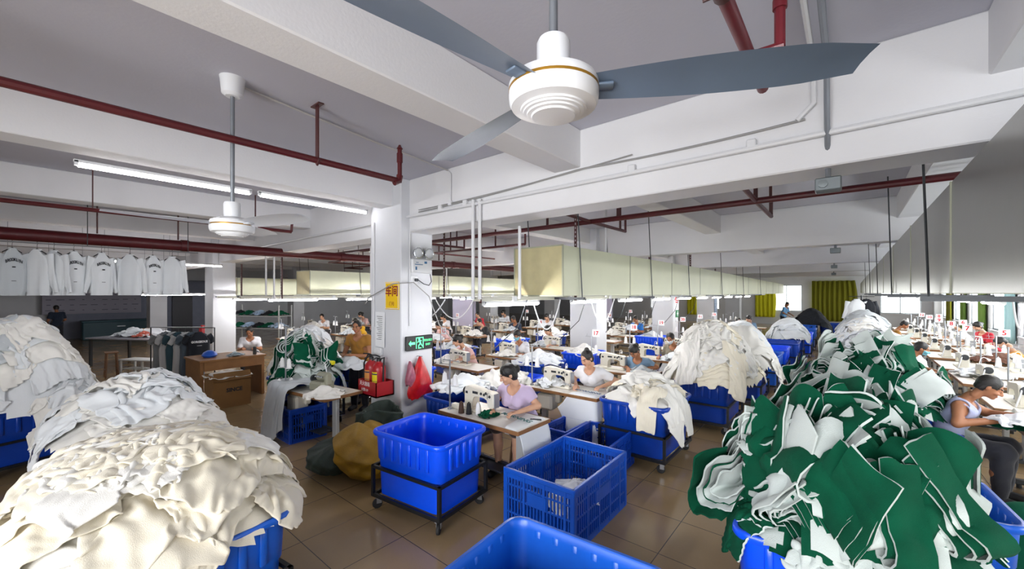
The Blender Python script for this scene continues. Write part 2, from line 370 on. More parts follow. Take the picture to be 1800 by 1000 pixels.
# ------------------------------------------------------------------ ducts
def duct(label, x0, x1, y0, y1, zb, zt, m, mend, seams, rods):
    r = thing('air_duct', label, 'air duct')
    mb = MB(); n = max(2, int((y1-y0)/2.2)); 
    vs = []; 
    for i in range(n+1):
        y = y0+(y1-y0)*i/n; z = zt-(zt-2.55)*max(0, (i/n-.25))*.6
        vs.append([(x0, y, zb), (x1, y, zb), (x1, y, z), (x0, y, z)])
    mb.loft(vs, 0, cap1=True); mb.add(vs[0], [(0, 3, 2, 1)], 1)
    mb.build('duct_body', [m, mend], r, smooth=20)
    for i in range(1, n):
        y = y0+(y1-y0)*i/n; z = vs[i][2][2]
        q = MB()
        for xs in (x0, x1): q.box((xs, y, (zb+z)/2), (.012, .035, z-zb+.01))
        q.box(((x0+x1)/2, y, zb), (x1-x0, .035, .012)).build('seam_strip', M_seam, r)
    e = MB(); t = .02
    for xs in (x0, x1): e.box((xs, y0, (zb+zt)/2), (t, t, zt-zb+t))
    for zs in (zb, zt): e.box(((x0+x1)/2, y0, zs), (x1-x0, t, t))
    e.build('end_trim', M_seam, r)
    for y in rods:
        q = MB()
        for xs in (x0-.03, x1+.04): q.tube([(xs-.05, y-.1, ZC-.02 if y > 5 else 3.5), (xs, y, zb-.06)], .009, 6)
        q.box(((x0+x1)/2, y, zb-.045), (x1-x0+.16, .05, .04)).build('hanging_bracket', M_dark, r)
    return r
duct('long cream air duct with a tan end panel hanging over the centre tables', -4.1, -3.2, 5.0, 31, 2.16, 2.9, M_duct, M_ductend, 0, (5.5, 8.4, 11, 14.5, 18, 22))
duct('cream air duct hanging behind the notice pillar', -12.2, -11.36, 5.0, 30, 2.16, 2.82, M_duct, M_ductend, 0, (6.5, 10, 14))
duct('farthest cream air duct hanging beyond the left pillar', -16.6, -15.9, 4.6, 30, 2.12, 2.72, M_duct, M_ductend, 0, (7, 12))
duct('glossy grey air duct hanging over the window side tables', .52, 1.4, -.6, 31, 2.2, 2.93, M_foil, M_foil, 0, (4.6, 8.2, 12, 16, 20))
# ------------------------------------------------------------------ trunking + tube lights
def tube_light(label, p, L, axis='y', group=None, hang=0):
    r = thing('tube_light', label, 'tube light', p, 0 if axis == 'y' else PI/2, group)
    MB().box((0, 0, .03), (.05, L, .035), bev=.006).box((0, -L/2+.02, .01), (.05, .03, .05)).box((0, L/2-.02, .01), (.05, .03, .05)).build('batten', M_plastic, r)
    MB().tube([(0, -L/2+.03, -.012), (0, L/2-.03, -.012)], .016, 8).build('tube', M_tubec if p[2] > 2.4 else M_tube, r)
    if hang: 
        q = MB()
        for y in (-L/2+.1, L/2-.1): q.tube([(0, y, .045), (0, y, .045+hang)], .004, 5)
        q.build('suspension_wire', M_galv, r)
    return r
def tray(label, x, y0, y1, z, posts, lights, tl, seed):
    r = thing('cable_trunking', label, 'cable trunking')
    MB().box((x, (y0+y1)/2, z), (.12, y1-y0, .06), bev=.006).build('trunking', mat('trunking_paint', S('cfcfc0'), .5), r)
    MB().box((x-.2, (y0+y1)/2, z+.01), (.03, y1-y0, .04)).build('rail', M_galv, r)
    n = int((y1-y0)/1.5)
    for i in range(n):
        y = y0+.7+i*1.5
        MB().box((x+.065, y, z+.0), (.03, .09, .07), bev=.006).build('socket', M_plastic, r)
    for (dx, y, zt, kind) in posts:
        if kind == 'w': MB().tube([(x+dx, y, z), (x+dx, y, zt)], .022, 8).build('post', M_cond, r)
        elif kind == 'b':
            q = MB().box((x+dx, y, (z+zt)/2-.05), (.045, .012, zt-z)).box((x+dx-.02, y+.02, (z+zt)/2-.05), (.012, .045, zt-z)); q.build('slotted_post', M_brown, r)
            q = MB()
            for kk in range(int((zt-z)/.07)): q.box((x+dx, y-.0065, z+.05+kk*.07), (.012, .001, .03))
            q.build('slot_row', M_plastic, r)
    for i, y in enumerate(lights):
        tube_light(tl % ORD[min(i, 12)], (x, y, z-.075), 1.25)
PB = [(0.0, yg-.06, 3.4, 'w'), (.05, yg+.02, 3.36, 'b'), (.1, yg-.04, 3.4, 'w'), (.2, 4.4, 3.13, 'w'), (0, 9.7, 3.13, 'b'), (.1, 7.2, 3.9, 'w'), (0.2, 5.9, 3.9, 'b'), (0, 13, 3.9, 'b'), (0, 16, 3.13, 'b')]
tray('pale cable trunking hung over the centre sewing tables below the long cream duct', -3.72, yg, 27, 2.12, PB, [4.5, 6.7, 8.6, 10.5, 12.4, 14.3, 16.2, 18.1, 20, 22], 'lit tube light below the long cream duct, %s along the row', 1)
tray('pale cable trunking hung behind the notice pillar over the second table block', -7.3, 4.2, 26, 2.14, [(0, 4.4, 3.13, 'w'), (.1, 6.2, 3.9, 'b'), (.1, 9.6, 3.13, 'w')], [5.2, 7.4, 9.2, 11, 13, 15, 17], 'lit tube light over the second table block, %s along the row', 2)
tray('pale cable trunking hung beneath the left cream duct', -10.9, 3.2, 26, 2.1, [(0, 3.75, 3.13, 'w'), (.25, 4.0, 3.13, 'b'), (.5, 3.75, 3.1, 'w'), (0, 9.5, 3.1, 'w')], [4.4, 6.4, 8.4, 10.4, 12.4, 14.4], 'lit tube light under the left cream duct, %s along the row', 3)
tray('pale cable trunking hung beyond the left pillar', -14.2, 3.6, 26, 2.08, [(0, 4.2, 3.13, 'b')], [4.6, 6.6, 8.6, 10.6, 12.6], 'lit tube light beyond the left pillar, %s along the row', 4)
tray('pale cable trunking hung under the glossy grey duct', 1.75, 2.0, 27, 2.12, [(0, 7, 3.9, 'b'), (0, 12, 3.9, 'b')], [5.8, 7.8, 9.8, 11.8, 13.8, 15.8, 17.8, 19.8, 22, 24], 'lit tube light over the window side tables, %s along the row', 5)
for i, y in enumerate((1.1, 2.75)):
    tube_light(('lit ceiling tube light farther from the notice pillar', 'lit ceiling tube light reaching the notice pillar')[i], (-5.98, y, 3.5), 1.58)
for i, (y, x) in enumerate(((.3, -13.2), (1.7, -13.2), (2.9, -13.4), (.9, -15.2), (2.4, -15.4))):
    tube_light('lit tube light glowing behind the hanging sweatshirts, %s from the dim end wall' % ORD[i], (x, y, 2.95 if i < 3 else 2.8), 1.25, hang=.9)
for i, (x, y) in enumerate(((-17.5, 3.0), (-19.5, 4.2))):
    tube_light(('lit tube light low over the cutting table', 'lit tube light low beyond the cutting table')[i], (x, y, 2.15), 1.25, hang=1.7)
# ------------------------------------------------------------------ fans
M_blade = mat('blue_grey_fan_blade', S('73849a'), .45, .2, mottle=.15, mscale=3)
M_gold = mat('gold_band', S('b0832c'), .35, .6)
def fan(label, x, y, zh, R0, rb, angs, mb_):
    r = thing('ceiling_fan', label, 'ceiling fan', (x, y, zh))
    MB().lathe([(R0*.2, .10), (R0*.62, .085), (R0*.95, .062), (R0, .045), (R0*1.0, .0), (R0*.985, -.02), (R0*.94, -.034), (R0*.74, -.042), (R0*.73, -.048), (R0*.68, -.05), (R0*.67, -.055), (R0*.6, -.057), (R0*.585, -.062), (R0*.5, -.064), (R0*.48, -.07), (.001, -.074)], 48, M=Matrix.Scale(R0/.165, 4)).build('motor_housing', M_white, r, smooth=28)
    s = R0/.165
    MB().lathe([(R0*s*1.004, .03*s), (R0*s*1.006, .026*s), (R0*s*1.004, .02*s)], 48).build('gold_band', M_gold, r)
    MB().lathe([(.058*s, .09*s), (.062*s, .12*s), (.062*s, .2*s), (.055*s, .215*s), (.02*s, .22*s)], 24).build('rod_cover', M_white, r)
    MB().tube([(0, 0, .1), (0, 0, ZC-zh-.05)], .016, 12).build('down_rod', M_galv, r)
    MB().lathe([(.05, -.15), (.075, -.13), (.085, -.02), (.09, 0)], 20, c=(0, 0, ZC-zh)).build('ceiling_canopy', M_white, r)
    for a in angs:
        b = MB(); n = 12; rings = []
        for i in range(n+1):
            t = i/n; rr = R0*s*.8+(rb-R0*s*.8)*t; w = .062+.035*math.sin(min(1, t*1.6)*PI/2) - .03*max(0, t-.8)/.2
            tw = math.radians(16-6*t); zz = .03+.015*t
            pr = []
            for (u, h) in ((-w, 0), (-w*.3, .012), (w*.4, .012), (w, 0), (w*.4, .006), (-w*.3, .006)):
                pr.append((rr, u*math.cos(tw)+h*math.sin(tw), zz-u*math.sin(tw)+h*math.cos(tw)))
            rings.append(pr)
        b.loft(rings, 0, M=R(a), cap0=True, cap1=True).box((R0*s*.95, 0, .03), (.12, .05, .012), bev=.004, M=R(a)); b.build('blade', mb_, r, smooth=60)
    return r
fan('large white ceiling fan with a gold band hanging nearest the camera', -.84, 1.25, 2.92, .165, 1.02, [math.radians(q) for q in (30, 163, 262)], M_blade)
fan('white ceiling fan hanging beside the left tube lights', -3.82, 1.07, 2.72, .16, .75, [math.radians(q) for q in (20, 140, 260)], mat('pale_fan_blade', S('c9ccd2'), .4))
# ================================================================== CARTS AND CRATES
def rrect(w, d, r, z, n=5):
    pts = []
    for (cx, cy, a0) in ((w/2-r, d/2-r, 0), (-w/2+r, d/2-r, PI/2), (-w/2+r, -d/2+r, PI), (w/2-r, -d/2+r, 1.5*PI)):
        for i in range(n+1):
            a = a0+PI/2*i/n; pts.append((cx+r*math.cos(a), cy+r*math.sin(a), z))
    return pts
def cart(label, loc, rz=0, W=.95, D=.75, H=.8, m=None, group=None, name='tub_cart', full=False):
    m = m or M_tub; r = thing(name, label, 'cart', loc, rz, group)
    b = MB(); zb = .14; w0, d0 = W-.13, D-.13; h = H-zb
    rings = [rrect(w0-.06, d0-.06, .06, zb), rrect(w0, d0, .08, zb+.02), rrect(w0+.03, d0+.03, .09, zb+h*.55), rrect(w0+.05, d0+.05, .09, zb+h*.57), rrect(w0+.075, d0+.075, .1, H-.05),
             rrect(W-.015, D-.015, .1, H-.05), rrect(W, D, .1, H-.035), rrect(W, D, .1, H-.012), rrect(W-.015, D-.015, .1, H), rrect(W-.05, D-.05, .09, H), rrect(W-.065, D-.065, .085, H-.01),
             rrect(w0+.055, d0+.055, .085, H-.06), rrect(w0+.025, d0+.025, .08, zb+h*.57), rrect(w0+.005, d0+.005, .08, zb+h*.54), rrect(w0-.03, d0-.03, .07, zb+.03)]
    b.loft(rings, 0, cap0=True, cap1=True)
    for sx in (-1, 1):
        for i in range(5):
            y = (i-2)*(d0-.14)/5
            b.box((sx*(w0/2+.036), y, zb+h*.77), (.02, .045, h*.34), bev=.006)
    for sy in (-1, 1):
        for i in range(6):
            x = (i-2.5)*(w0-.12)/6
            b.box((x, sy*(d0/2+.036), zb+h*.77), (.045, .02, h*.34), bev=.006)
    b.build('tub', m, r, smooth=50)
    f = MB(); fw, fd, t = w0+.07, d0+.07, .028
    for z in (zb+.005, zb+h*.44):
        for sx in (-1, 1): f.box((sx*fw/2, 0, z), (t, fd+t, t if z > .2 else .035))
        for sy in (-1, 1): f.box((0, sy*fd/2, z), (fw+t, t, t if z > .2 else .035))
    for sx in (-1, 1):
        for sy in (-1, 1): f.box((sx*fw/2, sy*fd/2, zb+h*.22), (t*1.1, t*1.1, h*.46))
    f.build('frame', M_black, r)
    for sx in (-1, 1):
        for sy in (-1, 1):
            a = rnd.uniform(0, PI); cx, cy = sx*(fw/2-.04), sy*(fd/2-.04)
            M = T(cx, cy, 0) @ R(a)
            c = MB().box((0, 0, .118), (.07, .06, .01), M=M).box((0, .02, .085), (.05, .004, .06), M=M).box((0, -.02, .085), (.05, .004, .06), M=M).build('caster', M_steel, r)
            MB().lathe([(.02, -.016), (.045, -.014), (.05, -.008), (.05, .008), (.045, .014), (.02, .016)], 16, M=M @ T(-.015, 0, .05) @ R(PI/2, 'X')).build('wheel', M_rubber, c)
    return r
def crate(label, loc, rz=0, W=.75, D=1.05, H=.55, m=None, group=None, hid=False):
    m = m or M_crate; r = thing('plastic_crate', label, 'crate', loc, rz, group)
    q = MB()
    for sx in (-1, 1): q.box((sx*(W/2-.012), 0, H-.02), (.035, D, .04), bev=.006)
    for sy in (-1, 1): q.box((0, sy*(D/2-.012), H-.02), (W, .035, .04), bev=.006)
    for sx in (-1, 1):
        for sy in (-1, 1): q.box((sx*(W/2-.02), sy*(D/2-.02), H/2), (.045, .045, H-.01), bev=.006)
    q.build('rim_frame', m, r)
    MB().box((0, 0, .015), (W-.03, D-.03, .02)).build('bottom', m, r)
    def side(L, M):
        s = MB(); n = int(L/.038)
        s.box((0, 0, H-.06), (L-.03, .012, .05), M=M)
        for z in (.03, H*.28, H*.52, H*.74): s.box((0, 0, z), (L-.03, .014, .016 if z > .05 else .06), M=M)
        for i in range(n+1):
            s.box((-L/2+.02+(L-.04)*i/n, 0, H/2), (.01 if i % 6 else .024, .014 if i % 6 else .024, H-.04), M=M)
        s.box((0, -.004, H*.62), (L*.26, .014, H*.2), M=M)
        s.build('side_wall', m, r)
    side(D, T(W/2-.012, 0, 0) @ R(PI/2)); side(D, T(-W/2+.012, 0, 0) @ R(-PI/2)); side(W, T(0, -D/2+.012, 0)); side(W, T(0, D/2-.012, 0) @ R(PI))
    return r
cart_A = cart('glossy empty bright blue tub cart beside the notice pillar and nearest sewing table', (-3.33, 2.68, 0), .12, .97, .76, .81, M_tub)
cart_F = cart('empty blue tub cart cut off by the bottom edge in front of the crate', (-1.1, 1.6, 0), .08, .97, .84, .82, M_tub2)
crate_1 = crate('openwork blue crate with a white cloth inside on the open floor', (-2.14, 3.44, 0), .02, .76, 1.08, .56)
crate_2 = crate('navy openwork crate on the floor at the end of the nearest sewing table', (-2.42, 4.62, 0), .05, .62, .8, .44, M_tub3)
crate_2b = crate('navy openwork crate beneath the second sewing table', (-2.98, 4.72, 0), 0, .4, .6, .42, M_tub3)
cart_C = cart('blue tub cart with cream tops spilling over it beside the second sewing table', (-2.14, 5.45, 0), 0, .92, 1.1, .8, M_tub3)
cart_D = cart('blue tub cart under the tallest cream garment heap in the aisle', (-1.85, 7.45, 0), 0, .9, 1.15, .8, M_tub3)
cart_L = cart('blue tub cart under the big cream heap nearest the camera', (-3.18, .62, 0), .15, 1.05, .85, .82, M_tub2)
cart_L2 = cart('blue tub cart behind the nearest cream heap', (-6.0, .8, 0), .1, 1.1, .95, .8, M_tub3)
cart_L3 = cart('dark blue tub cart under the towering white heap by the dim end', (-8.1, -.05, 0), .3, .95, .95, .8, M_tub3)
cart_G = cart('blue tub cart under the big green and white heap nearest the camera', (-.02, 3.2, 0), .05, 1.1, 1.0, .8, M_tub)
cart_G2 = cart('blue tub cart half hidden behind the nearest green heap by the seated man', (.38, 4.15, 0), .1, .86, .8, .8, M_tub2)
cart_G3 = cart('blue tub cart under the second green and white heap', (.2, 7.0, 0), .05, 1.1, 1.0, .8, M_tub3)
cart_G4 = cart('small navy tub cart between the two green heaps and the man in the tank top', (.62, 5.9, 0), .0, .6, .8, .72, M_tub3)
cart_M = cart('blue tub cart with green and white offcuts beside the cardboard carton', (-7.1, 3.05, 0), .05, 1.0, .9, .8, M_tub3)
cart_M2 = cart('blue tub cart with a white heap behind the green offcuts cart', (-8.3, 3.6, 0), .0, 1.0, .9, .8, M_tub3)
crate_M = crate('navy openwork crate under a grey draped panel beside the left sewing table', (-6.55, 2.72, 0), .0, .66, .55, .5, M_tub3)
aisle = [(-1.62, 11.0, 'the tallest cream heap', M_tub2), (-1.6, 12.3, 'the first aisle cart', M_tub), (-1.5, 13.9, 'the second aisle cart', M_tub3), (-1.5, 15.6, 'the white topped aisle cart', M_tub3), (-1.4, 17.4, 'the deep blue aisle cart', M_tub), (-1.4, 19.6, 'the middle of the aisle', M_tub2), (-1.5, 22.2, 'the far dark clothes', M_tub2), (-.6, 23.4, 'the far curtain', M_tub3), (-1.7, 24.8, 'the man in the light blue shirt', M_tub3)]
for i, (x, y, nm, m) in enumerate(aisle):
    cart('blue aisle cart %s %s' % (('behind', 'just beyond', 'just beyond', 'next after', 'next after', 'beyond', 'holding', 'in front of', 'nearest')[i], nm), (x, y, 0), rnd.uniform(-.06, .06), .9, 1.0, .82, m, group='tub carts lined up along the aisle')
cart_W1 = cart('blue tub cart under the first white heap on the window side', (.45, 11.6, 0), 0, 1.1, 1.1, .8, M_tub3)
cart_W2 = cart('blue tub cart under the second white heap on the window side', (.3, 15.2, 0), 0, 1.0, 1.1, .8, M_tub3)
mid = [(-5.0, 6.9, 'beside the woman in pink'), (-4.9, 8.6, 'in front of the masked woman'), (-7.9, 7.2, 'behind the woman in pink'), (-8.0, 9.6, 'left of the second centre pillar'), (-7.9, 11.6, 'beyond the masked woman'), (-5.0, 13.2, 'behind the second centre pillar'), (-7.8, 4.6, 'behind the mustard shirted man'), (-6.4, 4.55, 'right behind the notice pillar'), (-4.45, 4.2, 'between the notice pillar and nearest sewing table'), (-4.6, 5.6, 'at the end of the second sewing table')]
for i, (x, y, nm) in enumerate(mid):
    cart('royal blue tub cart in the table blocks ' + nm, (x, y, 0), rnd.uniform(-.1, .1), .8, .95, .8 if i < 8 else .7, (M_tub3, M_tub)[i % 2 if i != 7 else 1], group='tub carts among the table blocks')
# ================================================================== SEWING STATIONS
M_txt = M_redink
def sew_table(label, loc, rz=0, L=1.27, D=.6, group=None, motor=True):
    r = thing('sewing_table', label, 'sewing table', loc, rz, group)
    MB().box((0, D/2, .727), (L, D, .03), bev=.004).build('table_top', M_board, r)
    e = MB()
    for (c, d) in (((0, -.003, .722), (L+.01, .012, .044)), ((0, D+.003, .722), (L+.01, .012, .044)), ((-L/2-.003, D/2, .722), (.012, D, .044)), ((L/2+.003, D/2, .722), (.012, D, .044))): e.box(c, d, bev=.004)
    e.build('edge_band', M_edge, r)
    for sx in (-1, 1):
        x = sx*(L/2-.2)
        MB().box((x, D/2, .395), (.1, .055, .63), bev=.006).box((x, D/2, .69), (.06, D-.1, .05), bev=.006).box((x+.052, D/2, .5), (.004, .03, .18)).build('leg', M_legmetal, r)
        MB().box((x, D/2, .07), (.075, D-.04, .05), bev=.008).tube([(x, .06, .0), (x, .06, .05)], .022, 8).tube([(x, D-.06, .0), (x, D-.06, .05)], .022, 8).build('foot', M_dark, r)
    MB().box((0, D/2+.1, .14), (L-.4, .05, .035)).build('stretcher', M_dark, r)
    MB().box((.05, D/2+.02, .13), (.36, .26, .02), bev=.006).build('treadle', M_dark, r)
    if motor: MB().box((-.28, .14, .54), (.28, .2, .24), bev=.03).box((-.1, .18, .6), (.08, .1, .14), bev=.02).build('control_box', M_machine, r)
    return r
def machine(label, loc, rz=0, group=None, m=None):
    m = m or M_machine; r = thing('sewing_machine', label, 'sewing machine', loc, rz, group)
    MB().box((0, 0, .012), (.5, .19, .024), bev=.008).box((-.17, 0, .03), (.16, .18, .03), bev=.01).build('bed', m, r)
    poly = [(-.25, .03), (-.25, .24), (-.23, .29), (-.18, .305), (.0, .285), (.11, .27), (.2, .27), (.24, .25), (.25, .2), (.245, .1), (.225, .08), (.17, .09), (.155, .17), (.1, .19), (-.02, .195), (-.075, .18), (-.1, .14), (-.105, .03)]
    b = MB()
    def ring(s, y): 
        cx, cy = 0, .17
        return [(cx+(x-cx)*s, y, cy+(z-cy)*(1-(1-s)*.7)) for x, z in poly]
    b.loft([ring(.94, -.062), ring(1, -.048), ring(1, .048), ring(.94, .062)], 0, cap0=True, cap1=True); b.build('arm', m, r)
    MB().box((.25, 0, .17), (.012, .1, .17), bev=.005).build('face_plate', M_steel, r)
    MB().tube([(.215, 0, .1), (.215, 0, .03)], .007, 8).box((.215, -.0, .034), (.03, .018, .012)).tube([(.23, -.0, .1), (.225, -.0, .035)], .005, 6).build('needle_bar', M_steel, r)
    MB().lathe([(.02, -.02), (.05, -.018), (.056, -.006), (.056, .008), (.03, .014), (.012, .016)], 20, M=T(-.265, 0, .22) @ R(PI/2, 'Y')).build('hand_wheel', M_dark, r)
    q = MB()
    for (x, z) in ((.05, .235), (.1, .23), (.13, .25), (.19, .22)): q.lathe([(.018, 0), (.018, .01), (.01, .018), (.004, .03)], 10, M=T(x, -.055, z) @ R(PI/2, 'X'))
    q.tube([(.16, -.07, .19), (.16, -.07, .255), (.175, -.068, .26)], .003, 5); q.build('tension_dial', M_dark, r)
    MB().box((-.2, -.06, .22), (.04, .006, .03)).box((-.05, -.064, .235), (.09, .003, .03)).build('name_plate', M_dark, r)
    MB().tube([(-.24, .03, .28), (-.3, .05, .2), (-.33, .1, .02)], .008, 6).build('power_lead', M_white, r)
    MB().tube([(.1, .04, .28), (.12, .02, .36), (.16, -.02, .38), (.2, -.06, .36)], .005, 6).lathe([(.008, 0), (.02, .04), (.018, .05)], 8, M=T(.2, -.06, .36) @ R(2.3, 'X')).build('lamp', M_white, r)
    return r
def cone(label, loc, group, m=None):
    return tag(MB().lathe([(.012, 0), (.036, .002), (.033, .05), (.024, .13), (.012, .135), (.01, .145)], 12).build('thread_cone', m or M_thread, loc=loc), label, 'thread cone', group)
def stand(label, loc, rz=0, hz=.62, num=None, group=None, arms=2):
    r = thing('thread_stand', label, 'thread stand', loc, rz, group)
    MB().tube([(0, 0, 0), (0, 0, hz)], .011, 8).lathe([(.03, 0), (.03, .02), (.012, .03)], 10).build('pole', M_steel, r)
    MB().tube([(-.13, 0, .3), (.13, 0, .3)], .006, 6).lathe([(.05, .3), (.05, .306)], 14, c=(-.1, 0, 0)).lathe([(.05, .3), (.05, .306)], 14, c=(.1, 0, 0)).tube([(-.1, 0, .3), (-.1, 0, .47)], .003, 5).tube([(.1, 0, .3), (.1, 0, .47)], .003, 5).build('spool_tray', M_plastic, r)
    MB().tube([(-.13, 0, hz-.01), (.16, 0, hz-.01)], .005, 6).tube([(-.1, 0, hz-.01), (-.1, 0, hz+.03), (-.09, 0, hz+.04)], .003, 5).tube([(.1, 0, hz-.01), (.1, 0, hz+.03), (.11, 0, hz+.04)], .003, 5).build('thread_guide', M_steel, r)
    if num is not None:
        p = MB().box((.1, -.012, hz+.06), (.15, .006, .14)); o = p.build('number_plate', M_paper, r)
        MB().text(str(num), .13 if len(str(num)) < 2 else .11, T(.1, -.0165, hz+.06) @ R(PI/2, 'X'), bold=.003).build('number', M_txt, o)
    return r
M_stool = mat('brown_wooden_stool', S('6b4a31'), .55, mottle=.2, mscale=15)
def stool(label, loc, group, h=.5):
    r = thing('stool', label, 'stool', loc, 0, group)
    MB().box((0, 0, h-.015), (.32, .26, .03), bev=.008).build('seat', M_stool, r)
    for sx in (-1, 1):
        for sy in (-1, 1): MB().tube([(sx*.12, sy*.09, h-.03), (sx*.15, sy*.12, 0)], .016, 6).build('leg', M_stool, r)
    MB().box((0, -.11, .2), (.27, .02, .025)).box((0, .11, .2), (.27, .02, .025)).build('rung', M_stool, r)
    return r
ROWS1 = [3.3, 5.02, 6.95, 8.75, 10.5, 12.3, 14.1, 15.9, 17.7, 19.5]
t0 = sew_table('sewing table of the woman in lilac, nearest to the camera', (-3.3, ROWS1[0], 0), group='sewing tables in the centre block')
m0 = machine('cream sewing machine in front of the woman in lilac', (-3.48, ROWS1[0]+.3, .742), group='machines in the centre block')
WHO1 = ['the woman in lilac', 'the woman in the white tee', 'the bowed woman in blue', 'the masked woman in camouflage']
far_tables = []
def station(i, x, y, blk, who=None, num=None, near=False, rz=0, first=False):
    lab = ('of ' + who) if who else 'in the %s, %s from front' % (blk, ORD[i])
    if first: t, m = t0, m0
    else:
        t = dup(t0, (x, y, 0), rz, 'pale sewing table ' + lab, 'sewing tables in the ' + blk)
        c, s = math.cos(rz), math.sin(rz); dx, dy = -.18, .3
        m = dup(m0, (x+c*dx-s*dy, y+s*dx+c*dy, .742), rz, 'cream sewing machine ' + lab, 'machines in the ' + blk)
    c, s = math.cos(rz), math.sin(rz)
    def W(dx, dy, z=.742): return (x+c*dx-s*dy, y+s*dx+c*dy, z)
    stand('steel thread stand ' + lab, W(-.56, .12), 0, .62, num, 'thread stands in the ' + blk)
    for dx in (-.1, .1):
        w_ = W(-.56, .12); cone('white thread cone ' + lab, (w_[0]+dx, w_[1], 1.05), 'thread cones at the table ' + lab)
    return t, m
for i, y in enumerate(ROWS1):
    station(i, -3.3, y, 'block under the long duct', WHO1[i] if i < 4 else None, {2: 17, 3: 18, 4: 19, 5: 20, 6: 11, 7: 10}.get(i), first=(i == 0))
ROWS2 = [5.4, 6.95, 8.8, 11.1, 12.9, 14.7, 16.4, 18.2]
for i, y in enumerate(ROWS2):
    station(i, -5.95 if i < 5 else -6.7, y, 'block behind the notice pillar', ('the woman in pink', 'the masked woman in white', 'the woman in white by the second centre pillar')[i] if i < 3 else None, {0: 15, 2: 16, 4: 18, 6: 22}.get(i))
for i, y in enumerate([7.9, 9.6, 11.6, 13.6, 15.6]):
    station(i, -10.1, y, 'block beneath the left duct', None, {1: 21, 3: 23}.get(i))
for i, y in enumerate([5.2, 7.0, 8.8, 10.8, 12.8, 15]):
    station(i, -13.6, y, 'block beyond the left duct', None, None)
for i, y in enumerate([7.5, 9.5, 11.5]):
    station(i, -17.4, y, 'farthest left block', None, None)
# window side: a double row facing each other
for i, y in enumerate([6.75, 8.5, 10.3, 12.0, 13.8, 15.6, 17.4, 19.2, 21, 23]):
    station(i, 2.02, y, 'window aisle row', ('the man in the tank top', None, 'the man in navy')[i] if i < 3 else None, {4: 7, 5: 8, 6: 9, 7: 10, 8: 12}.get(i), rz=PI/2)
for i, y in enumerate([8.2, 9.9, 11.6, 13.4, 15.3, 17.1, 19.0, 21]):
    station(i, 2.1, y, 'outer window row', {3: 'the person in orange', 5: 'the woman in red'}.get(i), {2: 5, 4: 6, 6: 8}.get(i), rz=-PI/2)
# the left table in front of the notice pillar (an overlock machine)
tl = dup(t0, (-6.15, 2.55, 0), .12, 'sewing table with an overlock machine to the left of the notice pillar', 'lone sewing tables'); tl['group'] = 'lone sewing tables'
r = thing('overlock_machine', 'squat grey overlock machine on the table left of the notice pillar', 'sewing machine', (-6.1, 2.86, .742), .2)
MB().box((0, 0, .07), (.3, .24, .14), bev=.03).build('body', mat('overlock_grey', S('9a9a88'), .4), r)
MB().box((.02, .02, .2), (.26, .13, .13), bev=.04).box((.14, .0, .17), (.07, .1, .18), bev=.02).build('arm', MATS['overlock_grey'], r)
MB().lathe([(.02, -.03), (.055, -.02), (.055, .02), (.02, .03)], 16, M=T(-.18, 0, .16) @ R(PI/2, 'Y')).build('hand_wheel', M_dark, r)
q = MB()
for k in range(4): q.lathe([(.014, 0), (.014, .02), (.004, .03)], 8, M=T(-.06+k*.045, -.05, .21) @ R(PI/2, 'X'))
q.build('tension_dial', M_steel, r)
MB().tube([(.05, .05, .24), (.0, .05, .4), (.1, .03, .46), (.22, -.02, .45)], .008, 6).build('lamp_arm', M_white, r)
MB().lathe([(.015, 0), (.035, .06), (.03, .07)], 10, M=T(.22, -.02, .45) @ R(PI/2+.3, 'Y')).build('lamp_shade', mat('yellow_shade', S('d8d21c'), .4), r)
stand('tall steel thread stand with a cone tray on the table left of the notice pillar', (-6.7, 2.58, .742), .1, .95, None, 'lone thread stands')
for i, (dx, dy) in enumerate(((-.1, -.01), (.1, .01), (.03, .07), (-.03, -.08))):
    cone('white thread cone on the tall stand left of the notice pillar', (-6.7+dx, 2.58+dy, 1.05 if abs(dx) > .05 else .742), 'thread cones on the tall stand left of the notice pillar')
# small things on the nearest table
cone('brown thread cone on the nearest sewing table', (-3.62, 3.39, .742), 'cones on the nearest tabletop', mat('brown_thread', S('4a3328'), .8))
cone('black thread cone on the nearest sewing table', (-3.52, 3.42, .742), 'cones on the nearest tabletop', mat('black_thread', S('17171b'), .8))
cone('white thread cone standing on the nearest tabletop', (-3.42, 3.48, .742), 'cones on the nearest tabletop')
tag(MB().box((0, 0, .03), (.14, .08, .06), bev=.01).build('small_box', M_machine, loc=(-3.82, 3.5, .742)), 'small cream box on the nearest sewing table', 'box')
tag(MB().box((0, 0, .008), (.13, .022, .014), bev=.004, rz=.5).tube([(.04, .04, .008), (-.04, .0, .008)], .006, 6).build('thread_snips', M_dark, loc=(-2.74, 3.72, .752)), 'dark thread snips near the corner of the nearest sewing table', 'snips')

